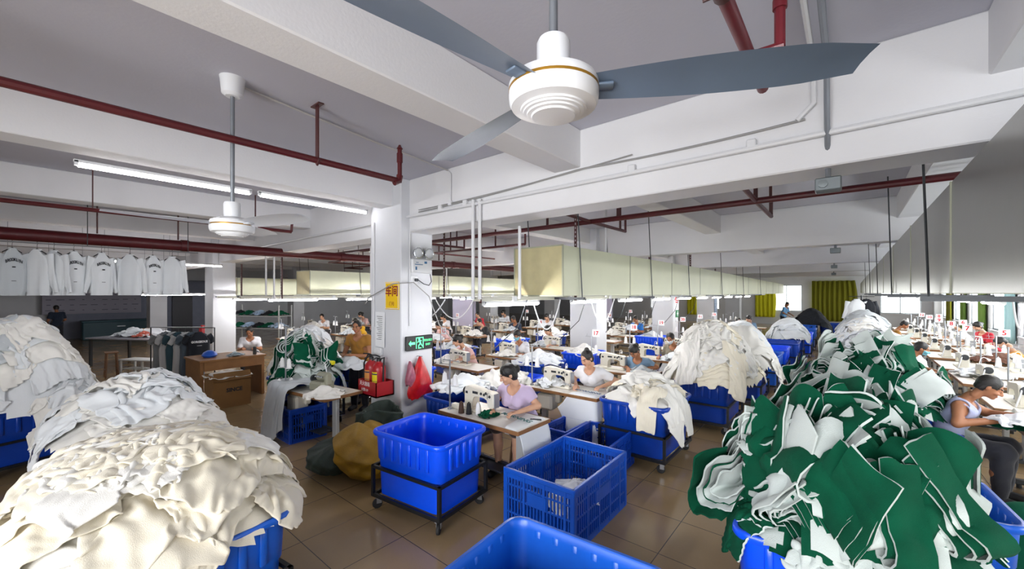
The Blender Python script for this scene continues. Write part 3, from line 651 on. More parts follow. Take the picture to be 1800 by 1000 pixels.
# ================================================================== CLOTH: settled by a small position based solver over a height field
class HF:
    def __init__(s, x0, y0, x1, y1, res=.03, fn=None):
        s.x0, s.y0, s.res = x0, y0, res; s.nx, s.ny = int((x1-x0)/res)+1, int((y1-y0)/res)+1
        X, Y = np.meshgrid(x0+np.arange(s.nx)*res, y0+np.arange(s.ny)*res, indexing='ij')
        s.h = fn(X, Y) if fn else np.zeros((s.nx, s.ny)); s.X, s.Y = X, Y; s.h0 = s.h.copy()
    def grad(s):
        h = s.h; k = h.copy()
        k[1:-1, 1:-1] = (h[1:-1, 1:-1]*4+h[:-2, 1:-1]+h[2:, 1:-1]+h[1:-1, :-2]+h[1:-1, 2:])/8
        s.k = k; s.gx = np.gradient(k, s.res, axis=0); s.gy = np.gradient(k, s.res, axis=1)
    def samp(s, A, x, y):
        u = np.clip((x-s.x0)/s.res, 0, s.nx-1.001); v = np.clip((y-s.y0)/s.res, 0, s.ny-1.001)
        i = u.astype(int); j = v.astype(int); a = u-i; b = v-j
        return A[i, j]*(1-a)*(1-b)+A[i+1, j]*a*(1-b)+A[i, j+1]*(1-a)*b+A[i+1, j+1]*a*b
    def raise_to(s, P, cap=.06, off=.008):
        Q = np.concatenate([P.reshape(-1, 3), ((P[1:, 1:]+P[:-1, :-1])/2).reshape(-1, 3)])
        i = np.round((Q[:, 0]-s.x0)/s.res).astype(int); j = np.round((Q[:, 1]-s.y0)/s.res).astype(int)
        ok = (i >= 0) & (j >= 0) & (i < s.nx) & (j < s.ny); i, j, z = i[ok], j[ok], Q[ok, 2]+off
        z = np.minimum(np.minimum(z, s.h[i, j]+cap), s.h0[i, j]+.16); np.maximum.at(s.h, (i, j), z)
def lump(X, Y, seed, sc=3.0, oct=3):
    g = np.random.default_rng(seed); o = np.zeros_like(X)
    for k in range(oct):
        for _ in range(4):
            a = g.uniform(0, 2*PI); f = sc*(1.8**k)*g.uniform(.7, 1.3); o += np.sin((X*math.cos(a)+Y*math.sin(a))*f*2+g.uniform(0, 6.3))/(1.8**k)
    return o/4
def con(A, B, rest, k):
    d = B-A; L = np.sqrt((d*d).sum(-1, keepdims=True))+1e-9; c = d*(k*(1-rest/L)); A += c; B -= c
def conmin(A, B, rest, k):
    d = B-A; L = np.sqrt((d*d).sum(-1, keepdims=True))+1e-9; c = d*(k*np.minimum(0, 1-rest/L)); A += c; B -= c
def folds(U, V, g, w=1.0):
    """crumple height: running folds in one direction bent by a slow warp, and folds radiating from a pinched point"""
    a = g.uniform(0, 2*PI); nf = g.uniform(3.5, 6.5)*w; W1 = lump(U, V, g.integers(1e9), 3.5, 2)
    z = np.sin(2*PI*(nf*(U*math.cos(a)+V*math.sin(a))+.55*W1+g.random()))
    px, py = g.uniform(-.35, .35, 2); r = np.hypot(U-px, V-py); th = np.arctan2(V-py, U-px)
    z2 = np.sin(th*int(g.integers(5, 10))+1.2*W1+g.uniform(0, 6))*np.minimum(1, r*3)
    W2 = lump(U, V, g.integers(1e9), 13, 2); t = np.clip(.5+.9*lump(U, V, g.integers(1e9), 2.2, 1), 0, 1)
    return t*z+(1-t)*z2+.35*W2
def drape(hf, specs, n=26, steps=45, seed=0, gap=.008, amp=.05, mu=.12):
    """specs: (cx, cy, angle, w, h, squeeze) -> settled (k,n,n,3) positions"""
    g = np.random.default_rng(seed); K = len(specs); hf.grad()
    u = np.linspace(-.5, .5, n); U, V = np.meshgrid(u, u, indexing='ij'); X = np.zeros((K, n, n, 3)); rw = np.zeros((K, 1, 1, 1)); rh = rw.copy(); LIFT = np.zeros((K, n, n))
    for k, (cx, cy, an, w, h, sq) in enumerate(specs):
        rw[k] = w/(n-1); rh[k] = h/(n-1); sa = sq*g.uniform(.85, 1.15) if sq < .95 else sq; sb = sq*sq/sa
        a, b = U*w*min(1, sa), V*h*min(1, sb)
        if sq < .95:
            a = a+.07*w*lump(U, V, g.integers(1e9), 4, 2); b = b+.07*h*lump(U, V, g.integers(1e9), 4, 2)
        x = cx+a*math.cos(an)-b*math.sin(an); y = cy+a*math.sin(an)+b*math.cos(an)
        z0 = hf.samp(hf.k, np.array([cx]), np.array([cy]))[0]; gx = hf.samp(hf.gx, np.array([cx]), np.array([cy]))[0]; gy = hf.samp(hf.gy, np.array([cx]), np.array([cy]))[0]
        q = min(1, 1.5/(1e-6+math.hypot(gx, gy)))
        pl = z0+(x-cx)*gx*q+(y-cy)*gy*q; f = folds(U, V, g, w/.7)
        z = np.maximum(hf.samp(hf.k, x, y), pl)+.015+amp*(1.3+f)
        X[k] = np.stack([x, y, z], -1); LIFT[k] = np.clip(.6*amp*(f+.2), 0, .05) if sq < .95 else 0
    Vv = np.zeros_like(X); dt = 1/50.; rd = np.sqrt(rw**2+rh**2)
    for s in range(steps):
        Vv[..., 2] -= 9.8*dt; Vv *= .93; P = X+Vv*dt
        for it in range(3):
            con(P[:, :-1], P[:, 1:], rw, .4); con(P[:, :, :-1], P[:, :, 1:], rh, .4)
            con(P[:, :-1, :-1], P[:, 1:, 1:], rd, .14); con(P[:, 1:, :-1], P[:, :-1, 1:], rd, .14)
            conmin(P[:, :-2], P[:, 2:], 1.6*rw, .15); conmin(P[:, :, :-2], P[:, :, 2:], 1.6*rh, .15)
        x, y = P[..., 0], P[..., 1]; hh = hf.samp(hf.k, x, y)+gap+LIFT; pen = hh-P[..., 2]; m = pen > 0
        gx, gy = hf.samp(hf.gx, x, y), hf.samp(hf.gy, x, y); nn = 1+gx*gx+gy*gy; d = np.where(m, np.minimum(pen, .6)/nn, 0)
        P[..., 0] -= gx*d; P[..., 1] -= gy*d; P[..., 2] += d
        P[..., 2] = np.maximum(P[..., 2], .01)
        Vv = (P-X)/dt; Vv *= np.where(m, mu, 1.)[..., None]
        sp = np.sqrt((Vv*Vv).sum(-1, keepdims=True)); Vv *= np.minimum(1, 3/(sp+1e-6)); X = P
    # small creases, along the cloth normal
    tx = np.gradient(X, axis=1); ty = np.gradient(X, axis=2); nm = np.cross(tx, ty); nm /= np.sqrt((nm*nm).sum(-1, keepdims=True))+1e-9
    for k in range(K):
        if specs[k][5] < .95: X[k] += nm[k]*(.007*folds(U, V, g, 2.2)+.002*lump(U, V, g.integers(1e9), 24, 2))[..., None]
    return X
def cloth_obj(name, P, mats, mask=None, thick=.006, sub=1, edge=None, loc=None):
    n, m = P.shape[:2]; c = P.reshape(-1, 3).mean(0); c[2] = P[..., 2].min()
    vs = (P.reshape(-1, 3)-c); I = np.arange(n*m).reshape(n, m)
    F = np.stack([I[:-1, :-1], I[1:, :-1], I[1:, 1:], I[:-1, 1:]], -1).reshape(-1, 4)
    if mask is not None: F = F[mask[:-1, :-1].reshape(-1)]
    used = np.unique(F); mp = -np.ones(n*m, int); mp[used] = np.arange(len(used)); vs = vs[used]; F = mp[F]
    me = bpy.data.meshes.new(name); me.from_pydata(vs.tolist(), [], F.tolist())
    for q in (mats if isinstance(mats, (list, tuple)) else [mats]): me.materials.append(q)
    me.polygons.foreach_set('use_smooth', [True]*len(F)); me.update()
    o = bpy.data.objects.new(name, me); COL.objects.link(o); o.location = c
    if sub: s = o.modifiers.new('s', 'SUBSURF'); s.levels = sub; s.render_levels = sub
    t = o.modifiers.new('t', 'SOLIDIFY'); t.thickness = thick; t.offset = 1
    if isinstance(mats, (list, tuple)) and len(mats) > 1: t.material_offset = 1; t.material_offset_rim = 1
    return o
def gmask(n, g):
    """outline of a cut or sewn piece: body panel, sleeve, or a squarish cut"""
    u = np.linspace(-1, 1, n); U, V = np.meshgrid(u, u, indexing='ij'); t = g.random()
    if t < .35:   # tee or sweatshirt body with sleeves
        m = (np.abs(U) < .62) | (V > .25)
        m &= ~((np.hypot(U, V-1.02) < .25)); m &= ~((np.abs(U) > .62) & (V-.25 < (np.abs(U)-.62)*.5))
    elif t < .55: m = np.abs(U) < .62+.3*V
    elif t < .8: m = (np.hypot(np.maximum(np.abs(U)-.6, 0), np.maximum(np.abs(V)-.6, 0)) < .36)
    else: m = np.ones((n, n), bool)
    return m
def mound(cx, cy, w, d, zr, top, p=2.2, rz=0, seed=0, over=.1, lum=.06, floor=.0, slope=5.0, peaks=()):
    """heap over a w x d cart rim at height zr, crest at top"""
    c, s = math.cos(rz), math.sin(rz)
    def f(X, Y):
        x = (X-cx)*c+(Y-cy)*s; y = -(X-cx)*s+(Y-cy)*c
        q = ((np.abs(x)/(w/2+over))**3+(np.abs(y)/(d/2+over))**3)**(1/3.)
        h = zr-.02+(top-zr+.02)*np.clip(1-q**p, 0, 1)
        for (px, py, ph, pr) in peaks: h = h+ph*np.exp(-((X-px)**2+(Y-py)**2)/(2*pr*pr))*np.clip(1.2-q, 0, 1)
        h = h+lum*lump(X, Y, seed, 2.6, 2)*np.clip(1.3-q, 0, 1)
        dist = np.maximum(q-1, 0)*(min(w, d)/2+over)
        return np.maximum(h-dist*slope, floor)
    return f
def core(hf, name, label, cat, m, zmin, seed=0, sink=.035):
    """the mass of garments under the ones that can be told apart"""
    h = hf.h-sink+.03*lump(hf.X, hf.Y, seed+5, 9, 2)+.02*np.abs(lump(hf.X, hf.Y, seed+6, 17, 2)); keep = hf.h > zmin+.02*lump(hf.X, hf.Y, seed+8, 6, 1)
    n, k = h.shape; I = np.arange(n*k).reshape(n, k)
    F = np.stack([I[:-1, :-1], I[1:, :-1], I[1:, 1:], I[:-1, 1:]], -1).reshape(-1, 4)
    ok = (keep[:-1, :-1] & keep[1:, :-1] & keep[1:, 1:] & keep[:-1, 1:]).reshape(-1); F = F[ok]
    V = np.stack([hf.X, hf.Y, h], -1).reshape(-1, 3); used = np.unique(F); mp = -np.ones(n*k, int); mp[used] = np.arange(len(used))
    V = V[used]; F = mp[F]; c = V.mean(0); c[2] = V[:, 2].min()
    me = bpy.data.meshes.new(name); me.from_pydata((V-c).tolist(), [], F.tolist())
    for q in (m if isinstance(m, list) else [m]): me.materials.append(q)
    me.polygons.foreach_set('use_smooth', [True]*len(F))
    if isinstance(m, list):
        cen = V[F].mean(1); me.polygons.foreach_set('material_index', ((lump(cen[:, 0], cen[:, 1], seed+3, 7, 2) > .15).astype(int)).tolist())
    me.update(); o = bpy.data.objects.new(name, me); COL.objects.link(o); o.location = c
    return tag(o, label, cat, kind='stuff')
def pile(cfg):
    """drop garments over a heap: bottom ring first, the crest last"""
    g = np.random.default_rng(cfg['seed']); cx, cy, w, d = cfg['cx'], cfg['cy'], cfg['w'], cfg['d']; rz = cfg.get('rz', 0)
    f = mound(cx, cy, w, d, cfg.get('zr', .8), cfg['top'], cfg.get('p', 2.2), rz, cfg['seed'], cfg.get('over', .1), cfg.get('lum', .06), slope=cfg.get('slope', 5), peaks=cfg.get('peaks', ()))
    e = .75; hf = HF(cx-w/2-e, cy-d/2-e, cx+w/2+e, cy+d/2+e, cfg.get('res', .03), f)
    mats = cfg['mats']; cm = cfg.get('core', mats[0])
    core(hf, 'garment_heap', cfg['corelabel'], 'garments', cm, cfg.get('zr', .8)-.015, cfg['seed'])
    N, n = cfg['n'], cfg.get('res_n', 26); sizes = cfg.get('size', (.5, .85)); batch = cfg.get('batch', 4); c, s = math.cos(rz), math.sin(rz)
    out = []
    order = []
    for i in range(N):
        t = i/N; rr = (1.0-.85*t)*g.uniform(.75, 1.1); a = i*2.399+g.uniform(-.5, .5)
        x, y = rr*(w/2+.02)*math.cos(a), rr*(d/2+.02)*math.sin(a); mm = max(abs(x)/(w/2), abs(y)/(d/2), 1e-6)
        if rr > .6: k = min(1.35, (rr)/max(mm, .1)); x, y = x*k, y*k
        order.append((cx+c*x-s*y, cy+s*x+c*y, g.uniform(0, 6.3), g.uniform(*sizes), g.uniform(*sizes), g.uniform(*cfg.get('sq', (.5, .72)))))
    if 'extra' in cfg: order += cfg['extra']
    for b in range(0, len(order), batch):
        sp = order[b:b+batch]; X = drape(hf, sp, n, cfg.get('steps', 40), int(g.integers(1e9)), amp=cfg.get('amp', .062))
        for k in range(len(sp)):
            if X[k][..., 2].min() < cfg.get('minz', .2): continue
            hf.raise_to(X[k], cfg.get('cap', .04)); mt = mats[int(g.integers(len(mats)))]
            if isinstance(mt, (list, tuple)) and g.random() < .5: mt = list(mt)[::-1]
            o = cloth_obj(cfg['name'], X[k], mt, gmask(n, g) if cfg.get('mask', True) else None, cfg.get('thick', .006), cfg.get('sub', 1))
            lb = cfg['label']; 
            if isinstance(mt, list): lb = cfg.get('label2', lb) if mt[0] is M_mint else lb
            tag(o, lb, cfg['cat'], lb[:60] if isinstance(mt, list) else cfg['group']); out.append(o)
    return hf, out
WH = dict(name='white_garment', cat='garment')
def wp(**k):
    q = dict(WH); q.update(k); return pile(q)
hfL, _ = wp(seed=11, cx=-3.4, cy=.52, w=1.42, d=1.25, rz=.15, zr=.82, top=1.12, p=2.6, over=.1, slope=4, minz=.42, n=50, res_n=40, size=(.5, 1.05), sq=(.58, .82), mats=[M_cream, M_cream, M_ivory], batch=3, amp=.052,
   label='cream cotton garment crumpled on the big heap nearest the camera', group='cream garments on the nearest heap', corelabel='mass of cream garments under the nearest heap')
wp(seed=12, cx=-6.0, cy=.8, w=1.5, d=1.25, top=1.2, p=1.6, n=28, res_n=32, size=(.5, .95), sq=(.5, .7), mats=[M_ivory, M_cool], label='ivory cotton garment on the heap behind the nearest cream heap', group='ivory garments on the second heap', corelabel='mass of ivory garments in the second heap')
wp(seed=13, cx=-8.1, cy=-.05, w=1.2, d=1.25, top=1.85, p=1.4, n=36, res_n=30, size=(.5, .85), sq=(.5, .7), mats=[M_cool, M_ivory, M_greyknit], core=M_cool, over=.12, slope=5, label='off white garment on the towering heap by the dim end', group='off white garments on the towering heap', corelabel='mass of off white garments in the towering heap')
wp(seed=14, cx=-2.14, cy=5.45, w=.92, d=1.1, top=.98, p=1.8, n=13, res_n=28, size=(.6, .9), sq=(.5, .7), mats=[M_ivory, M_cream], label='cream top spilling over the cart beside the second sewing table', group='cream tops on the cart by the second table', corelabel='mass of cream tops in the cart by the second table', slope=8, over=.05,
   extra=[(-1.95, 5.02, .2, .45, .6, .75), (-1.72, 5.2, .7, .4, .6, .8)])
wp(seed=15, cx=-1.8, cy=7.6, w=1.05, d=1.4, top=1.52, p=2.0, n=36, res_n=34, size=(.6, .95), sq=(.45, .7), amp=.08, mats=[M_cream, M_ivory, M_ivory], over=.2, slope=4, label='cream garment on the tall heap in the aisle', group='cream garments on the tall aisle heap', corelabel='mass of cream garments in the tall aisle heap',
   extra=[(-1.35, 7.0, .3, .5, .7, .8), (-1.3, 7.5, .3, .5, .7, .8), (-2.0, 6.95, .1, .5, .7, .8)])
wp(seed=16, cx=-1.7, cy=9.4, w=1.1, d=1.1, zr=.75, top=1.5, p=2, n=12, res_n=22, size=(.6, .95), mats=[M_ivory, M_cool], label='white garment on the heap just behind the tall aisle heap', group='white garments behind the tall aisle heap', corelabel='mass of white garments behind the tall aisle heap')
cart('blue tub cart hidden under the white heap behind the tall aisle heap', (-1.7, 9.4, 0), 0, .9, 1.0, .76, M_tub3)
wp(seed=17, cx=-1.5, cy=15.6, w=1.0, d=1.3, top=1.35, p=1.8, n=11, res_n=20, size=(.6, 1.0), mats=[M_cool], label='white garment on the middle aisle cart', group='white garments on the middle aisle cart', corelabel='mass of white garments on the middle aisle cart')
wp(seed=18, cx=-2.7, cy=14.6, w=1.1, d=1.2, top=1.3, p=1.8, n=8, res_n=20, size=(.6, 1.0), mats=[M_cool, M_greyknit], label='white garment on the cart left of the middle aisle cart', group='white garments left of the middle aisle cart', corelabel='mass of white garments left of the middle aisle cart')
cart('blue tub cart with white garments left of the middle aisle cart', (-2.7, 14.6, 0), 0, .9, 1.0, .8, M_tub3)
wp(seed=19, cx=.45, cy=11.6, w=1.3, d=1.2, top=1.33, p=2.0, n=18, res_n=28, size=(.6, 1.0), sq=(.5, .75), amp=.09, mats=[M_cool], label='white garment on the heap behind the man in navy', group='white garments behind the man in navy', corelabel='mass of white garments behind the man in navy')
wp(seed=20, cx=.3, cy=15.2, w=1.2, d=1.3, top=1.38, p=2.0, n=16, res_n=26, size=(.6, 1.0), amp=.09, mats=[M_cool, M_ivory], label='white garment on the second window side heap', group='white garments on the second window side heap', corelabel='mass of white garments on the second window side heap')
wp(seed=21, cx=.4, cy=19.5, w=1.3, d=2.2, top=1.55, p=2.0, n=12, res_n=20, size=(.8, 1.3), mats=[M_cool, M_greyknit], label='white garment on the far window side heap', group='white garments on the far window side heap', corelabel='mass of white garments on the far window side heap')
cart('blue tub cart under the far window side heap', (.4, 19.2, 0), 0, 1.0, 1.1, .8, M_tub3)
M_black_cl = mat('black_jersey', S('10141c'), .9, bump=.3, bscale=150)
wp(seed=22, cx=-1.3, cy=22.4, w=1.2, d=1.1, top=1.5, p=1.7, n=8, res_n=20, size=(.7, 1.1), mats=[M_black_cl], label='black garment on the far cart by the curtain', group='black garments on the far cart', corelabel='mass of black garments on the far cart', name='black_garment')
wp(seed=23, cx=-8.3, cy=3.6, w=1.1, d=1.0, top=1.42, p=1.8, n=18, res_n=28, size=(.5, .85), amp=.08, mats=[M_cool, M_ivory], label='white garment on the heap behind the cardboard carton', group='white garments behind the carton', corelabel='mass of white garments behind the carton')
# ------------------------------------------------------------------ green and white offcut heaps
GM = [[M_green, M_mint]]
def bundle(label, P, nrm, spin, g, L=.42, Wd=.34, layers=5, group=None, bend=1.2, fold=True):
    """a folded stack of two tone panels: parallel sheets following one folded profile, bent over the heap"""
    k = 13; nw = 11; mb = MB(); th = .013; curl = g.uniform(-.2, 1.2)*bend; curl2 = g.uniform(-.2, 1.2)*bend; stg = g.uniform(.012, .035); stx = g.uniform(-.02, .03); f1 = g.uniform(12, 26); f2 = g.uniform(10, 22); a1 = g.uniform(.02, .055); rimm = int(g.random() < .7); flare = g.uniform(.15, .7); wv = g.uniform(0, 6); cr = g.uniform(-.5, .35); kx = g.uniform(-1, 1); ko = g.uniform(-.1, .1)
    for l in range(layers):
        tg = 0 if g.random() < .72 else 1
        off = l*th*1.7; prof = []
        La = L*(1-g.uniform(0, .14)); Lb = L*(1-g.uniform(0, .3))
        for i in range(6): t = i/5; prof.append((-La+(La)*t, off+.035*math.sin(t*5+wv)*(1-t)))
        if fold and l >= layers//2-1:
            rr = .022+(l-layers//2+1)*th*1.7; prof = [(u, .02+ (layers//2)*th*1.7 - rr) for (u, v) in prof]
            cz = .02+(layers//2)*th*1.7
            for i in range(1, 6): a = -PI/2+PI*i/6; prof.append((rr*math.cos(a)*1.1, cz+rr*math.sin(a)))
            for i in range(6): t = i/5; prof.append((-Lb*t, cz+rr+flare*.12*t*(1+.5*l)))
        else:
            for i in range(1, 5): t = i/4; prof.append((.1*t, off-.03*t*t))
        w2 = Wd*(1-g.uniform(0, .1)); sh = g.uniform(-.02, .02); np_ = len(prof); nrm2 = []
        for i in range(np_):
            du = prof[min(i+1, np_-1)][0]-prof[max(i-1, 0)][0]; dv = prof[min(i+1, np_-1)][1]-prof[max(i-1, 0)][1]; q = math.hypot(du, dv)+1e-9; nrm2.append((-dv/q, du/q))
        for sd in (0, 1):
            rows = []
            for j in range(nw):
                y = (j/(nw-1)-.5)*w2+sh; row = []
                for (u, v), (n0, n1) in zip(prof, nrm2):
                    e = th*.45*(1 if sd else -1); x = u+L*.45+n0*e
                    z = v+n1*e-curl*x*x-curl2*y*y+cr*abs(x+kx*y+ko)+.01*math.sin(x*37+y*29+wv)+a1*math.sin(y*f1+wv+l*.25+x*4)+a1*.6*math.sin(x*f2+wv*2+l*.2+y*5)
                    row.append((x-stx*l, y+stg*l, z))
                rows.append(row)
            o = len(mb.v); nn = len(prof); mb.v.extend([p for r in rows for p in r])
            for j in range(nw-1):
                for i in range(nn-1):
                    q = (o+j*nn+i, o+j*nn+i+1, o+(j+1)*nn+i+1, o+(j+1)*nn+i); mb.f.append(q if sd else q[::-1]); mb.m.append(tg if sd == (0 if fold and l >= layers//2-1 else 1) else 1-tg)
            if sd == 0: o0 = o
        # rim between the two sides
        nn = len(prof)
        ring = [j*nn for j in range(nw)]+[(nw-1)*nn+i for i in range(1, nn)]+[j*nn+nn-1 for j in range(nw-2, -1, -1)]+[i for i in range(nn-2, 0, -1)]
        for a in range(len(ring)):
            b = (a+1) % len(ring); mb.f.append((o0+ring[a], o+ring[a], o+ring[b], o0+ring[b])); mb.m.append(rimm if l % 2 else 1)
    ob = mb.build('fabric_bundle', [M_green, M_mint], smooth=50)
    z = Vector(nrm).normalized(); x = Vector((math.cos(spin), math.sin(spin), 0)); x = (x-z*x.dot(z)).normalized(); y = z.cross(x)
    ob.matrix_world = Matrix(((x.x, y.x, z.x, P[0]), (x.y, y.y, z.y, P[1]), (x.z, y.z, z.z, P[2]), (0, 0, 0, 1)))
    return tag(ob, label, 'fabric bundle', group or label[:60])
def green_heap(cfg, nb, lab_b, scale=1.0, seed=0, front=None):
    hf, objs = pile(cfg); g = np.random.default_rng(seed); hf.grad(); w, d, cx, cy = cfg['w'], cfg['d'], cfg['cx'], cfg['cy']
    for i in range(nb):
        t = i/nb
        if front and i < len(front): x, y, a = front[i]
        else:
            rr = (.94-.82*t)*g.uniform(.85, 1.03); an = i*2.399+1; x, y = cx+rr*w/2*math.cos(an), cy+rr*d/2*math.sin(an); a = an+g.uniform(-1, 1)
        X, Y = np.array([x]), np.array([y]); z = hf.samp(hf.k, X, Y)[0]; gx, gy = hf.samp(hf.gx, X, Y)[0], hf.samp(hf.gy, X, Y)[0]
        q = min(1, 1.6/(math.hypot(gx, gy)+1e-6)); nz = Vector((-gx*q+g.uniform(-.5, .5), -gy*q+g.uniform(-.5, .5), 1))
        ob = bundle(lab_b, (x, y, z+.005), nz, a, g, .235*scale*g.uniform(.75, 1.2), .25*scale*g.uniform(.7, 1.25), int(g.integers(4, 8)), bend=1.0)
        vv = np.array([ob.matrix_world @ v.co for v in ob.data.vertices])
        pl = z-(vv[:, 0]-x)*nz.x/nz.z-(vv[:, 1]-y)*nz.y/nz.z; vv[:, 2] += .7*np.clip(hf.samp(hf.k, vv[:, 0], vv[:, 1])-pl, -.09, .09)
        mi_ = ob.matrix_world.inverted(); ob.data.vertices.foreach_set('co', np.array([mi_ @ Vector(q_) for q_ in vv]).ravel()); ob.data.update()
        i_ = np.round((vv[:, 0]-hf.x0)/hf.res).astype(int); j_ = np.round((vv[:, 1]-hf.y0)/hf.res).astype(int)
        ok = (i_ >= 0) & (j_ >= 0) & (i_ < hf.nx) & (j_ < hf.ny); np.maximum.at(hf.h, (i_[ok], j_[ok]), np.minimum(np.minimum(vv[ok, 2]-.03, hf.h[i_[ok], j_[ok]]+.04), hf.h0[i_[ok], j_[ok]]+.14)); hf.grad()
    return hf
green_heap(dict(seed=31, cx=-.03, cy=3.3, w=.98, d=1.3, top=1.02, p=1.6, n=30, res_n=24, size=(.28, .46), sq=(.42, .65), mats=GM, core=[M_green, M_mint], over=.08, mask=False, thick=.012, amp=.045, slope=4.5, name='fleece_cutting', cat='fleece cutting', label='loose green fleece panel on the green heap nearest the camera', label2='loose white fleece panel on the green heap nearest the camera', group='x', corelabel='mass of green and white offcuts in the nearest green heap'),
   130, 'folded green and white fleece stack on the green heap nearest the camera', 1.0, 41)
green_heap(dict(seed=32, cx=.2, cy=7.0, w=1.25, d=1.2, top=1.12, p=1.8, n=30, res_n=22, size=(.3, .55), sq=(.42, .65), mats=GM, core=[M_green, M_mint], over=.12, mask=False, thick=.012, amp=.045, slope=4, name='fleece_cutting', cat='fleece cutting', label='loose green fleece panel on the second green heap', label2='loose white fleece panel on the second green heap', group='x', corelabel='mass of green and white offcuts in the second green heap'),
   44, 'folded green and white fleece stack on the second green heap', .95, 42)
green_heap(dict(seed=33, cx=-7.1, cy=3.05, w=1.05, d=.9, top=1.12, p=1.8, n=18, res_n=18, size=(.3, .5), sq=(.45, .65), mats=GM, core=[M_green, M_mint], over=.06, mask=False, thick=.01, amp=.045, name='fleece_cutting', cat='fleece cutting', label='loose green fleece panel on the cart beside the carton', label2='loose white fleece panel on the cart beside the carton', group='x', corelabel='mass of green and white offcuts on the cart beside the carton'),
   12, 'folded green and white stack on the cart beside the carton', .8, 43)
# single cloths
def single(label, name, cat, cx, cy, w, h, an, fn, m, sq=.8, n=30, seed=1, steps=80, mask=None, group=None, amp=.05, thick=.005, mu=.12):
    hf = HF(cx-1.2, cy-1.2, cx+1.2, cy+1.2, .02, fn); X = drape(hf, [(cx, cy, an, w, h, sq)], n, steps, seed, amp=amp, mu=mu)[0]
    return tag(cloth_obj(name, X, m, mask, thick, 1), label, cat, group)
def boxfn(x0, x1, y0, y1, z, slope=14, base=0.0):
    def f(X, Y):
        d = np.maximum(np.maximum(x0-X, X-x1), np.maximum(y0-Y, Y-y1)); return np.maximum(base, z-np.maximum(d, 0)*slope)
    return f
single('white panel being sewn, hanging off the end of the nearest sewing table', 'sewn_cloth', 'fabric', -2.74, 3.66, .62, .95, 1.75, boxfn(-3.9, -2.67, 3.3, 3.9, .745), M_cool, .98, seed=3, amp=.008, mu=.5)
single('white panel being sewn on the second sewing table with a corner hanging', 'sewn_cloth', 'fabric', -2.92, 5.12, .6, .75, .75, boxfn(-3.9, -2.67, 5.02, 5.62, .745), M_cool, .98, seed=4, amp=.008, mu=.5)
single('white panel being sewn by the bowed woman in blue', 'sewn_cloth', 'fabric', -3.0, 7.0, .5, .7, .7, boxfn(-3.9, -2.67, 6.95, 7.55, .745), M_cool, .98, seed=5, amp=.008, mu=.5)
single('pale panel being sewn by the masked woman in camouflage', 'sewn_cloth', 'fabric', -2.95, 8.82, .5, .6, .8, boxfn(-3.9, -2.67, 8.75, 9.35, .745), M_cool, .98, seed=6, amp=.008, mu=.5)
single('grey white panel draped over the crate and cart left of the sewing table', 'grey_cloth', 'fabric', -6.55, 2.62, .95, 1.25, .1, boxfn(-6.95, -6.15, 2.4, 3.0, .8, 8), M_greyknit, .62, n=36, seed=8, amp=.1, mu=.2)
M_gsack = mat('dark_green_sacking', S('24332c'), .7, bump=.3, bscale=80, mottle=.3, mscale=6)
M_ysack = mat('mustard_sacking', S('a07a18'), .5, bump=.3, bscale=60, mottle=.3, mscale=7)
def sack(label, loc, sx, sy, sz, m, seed, lean=(0, 0), mouth=True):
    n, k = 84, 44; g = np.random.default_rng(seed); rings = []
    for i in range(k):
        t = i/(k-1); r = (1-.18*t)*(1 if t > .12 else .72+2.3*t) if mouth else math.sin(min(1, t*1.0)*PI*.97+.04)**.6
        ring = []
        for j in range(n):
            a = 2*PI*j/n
            w_ = math.sin(a*2+seed)*1.3+math.sin(t*5+seed*2); fo = 1+.06*math.sin(a*3+seed+4*t)+.11*(.5-abs(math.sin(a*2.5+4*t+w_)))*(.4+t)+.07*(.5-abs(math.sin(9*t+2.2*math.sin(a*2+seed)+w_*.5)))+.05*(.5-abs(math.sin(a*6-7*t+w_)))+.02*math.sin(23*t+a*5)
            ring.append((sx*r*fo*math.cos(a)+lean[0]*t*t, sy*r*fo*math.sin(a)+lean[1]*t*t, sz*t*(1+.06*math.sin(a*2+seed))))
        rings.append(ring)
    if mouth:
        for q, dz in ((.9, .01), (.8, -.05), (.72, -.16), (.3, -.2)):
            tr = rings[k-1]; cx = sum(p[0] for p in tr)/n; cy = sum(p[1] for p in tr)/n
            rings.append([(cx+(p[0]-cx)*q, cy+(p[1]-cy)*q, p[2]+dz) for p in tr])
    mb = MB(); mb.loft(rings, 0, cap0=True, cap1=True); o = mb.build('sack', m, smooth=80, loc=loc)
    s = o.modifiers.new('s', 'SUBSURF'); s.levels = 1; s.render_levels = 1
    return tag(o, label, 'sack')
sack('dark green sack with an open mouth against the notice pillar', (-4.75, 2.95, 0), .36, .34, .68, M_gsack, 3, (.0, .05))
sack('slumped mustard yellow sack on the floor beside the glossy blue cart', (-4.4, 2.62, 0), .47, .36, .62, M_ysack, 5, (-.12, .0), False)
sack('low dark green sack slumped under the mustard yellow sack', (-4.86, 2.4, 0), .36, .32, .42, M_gsack, 8, (.1, .05), False)
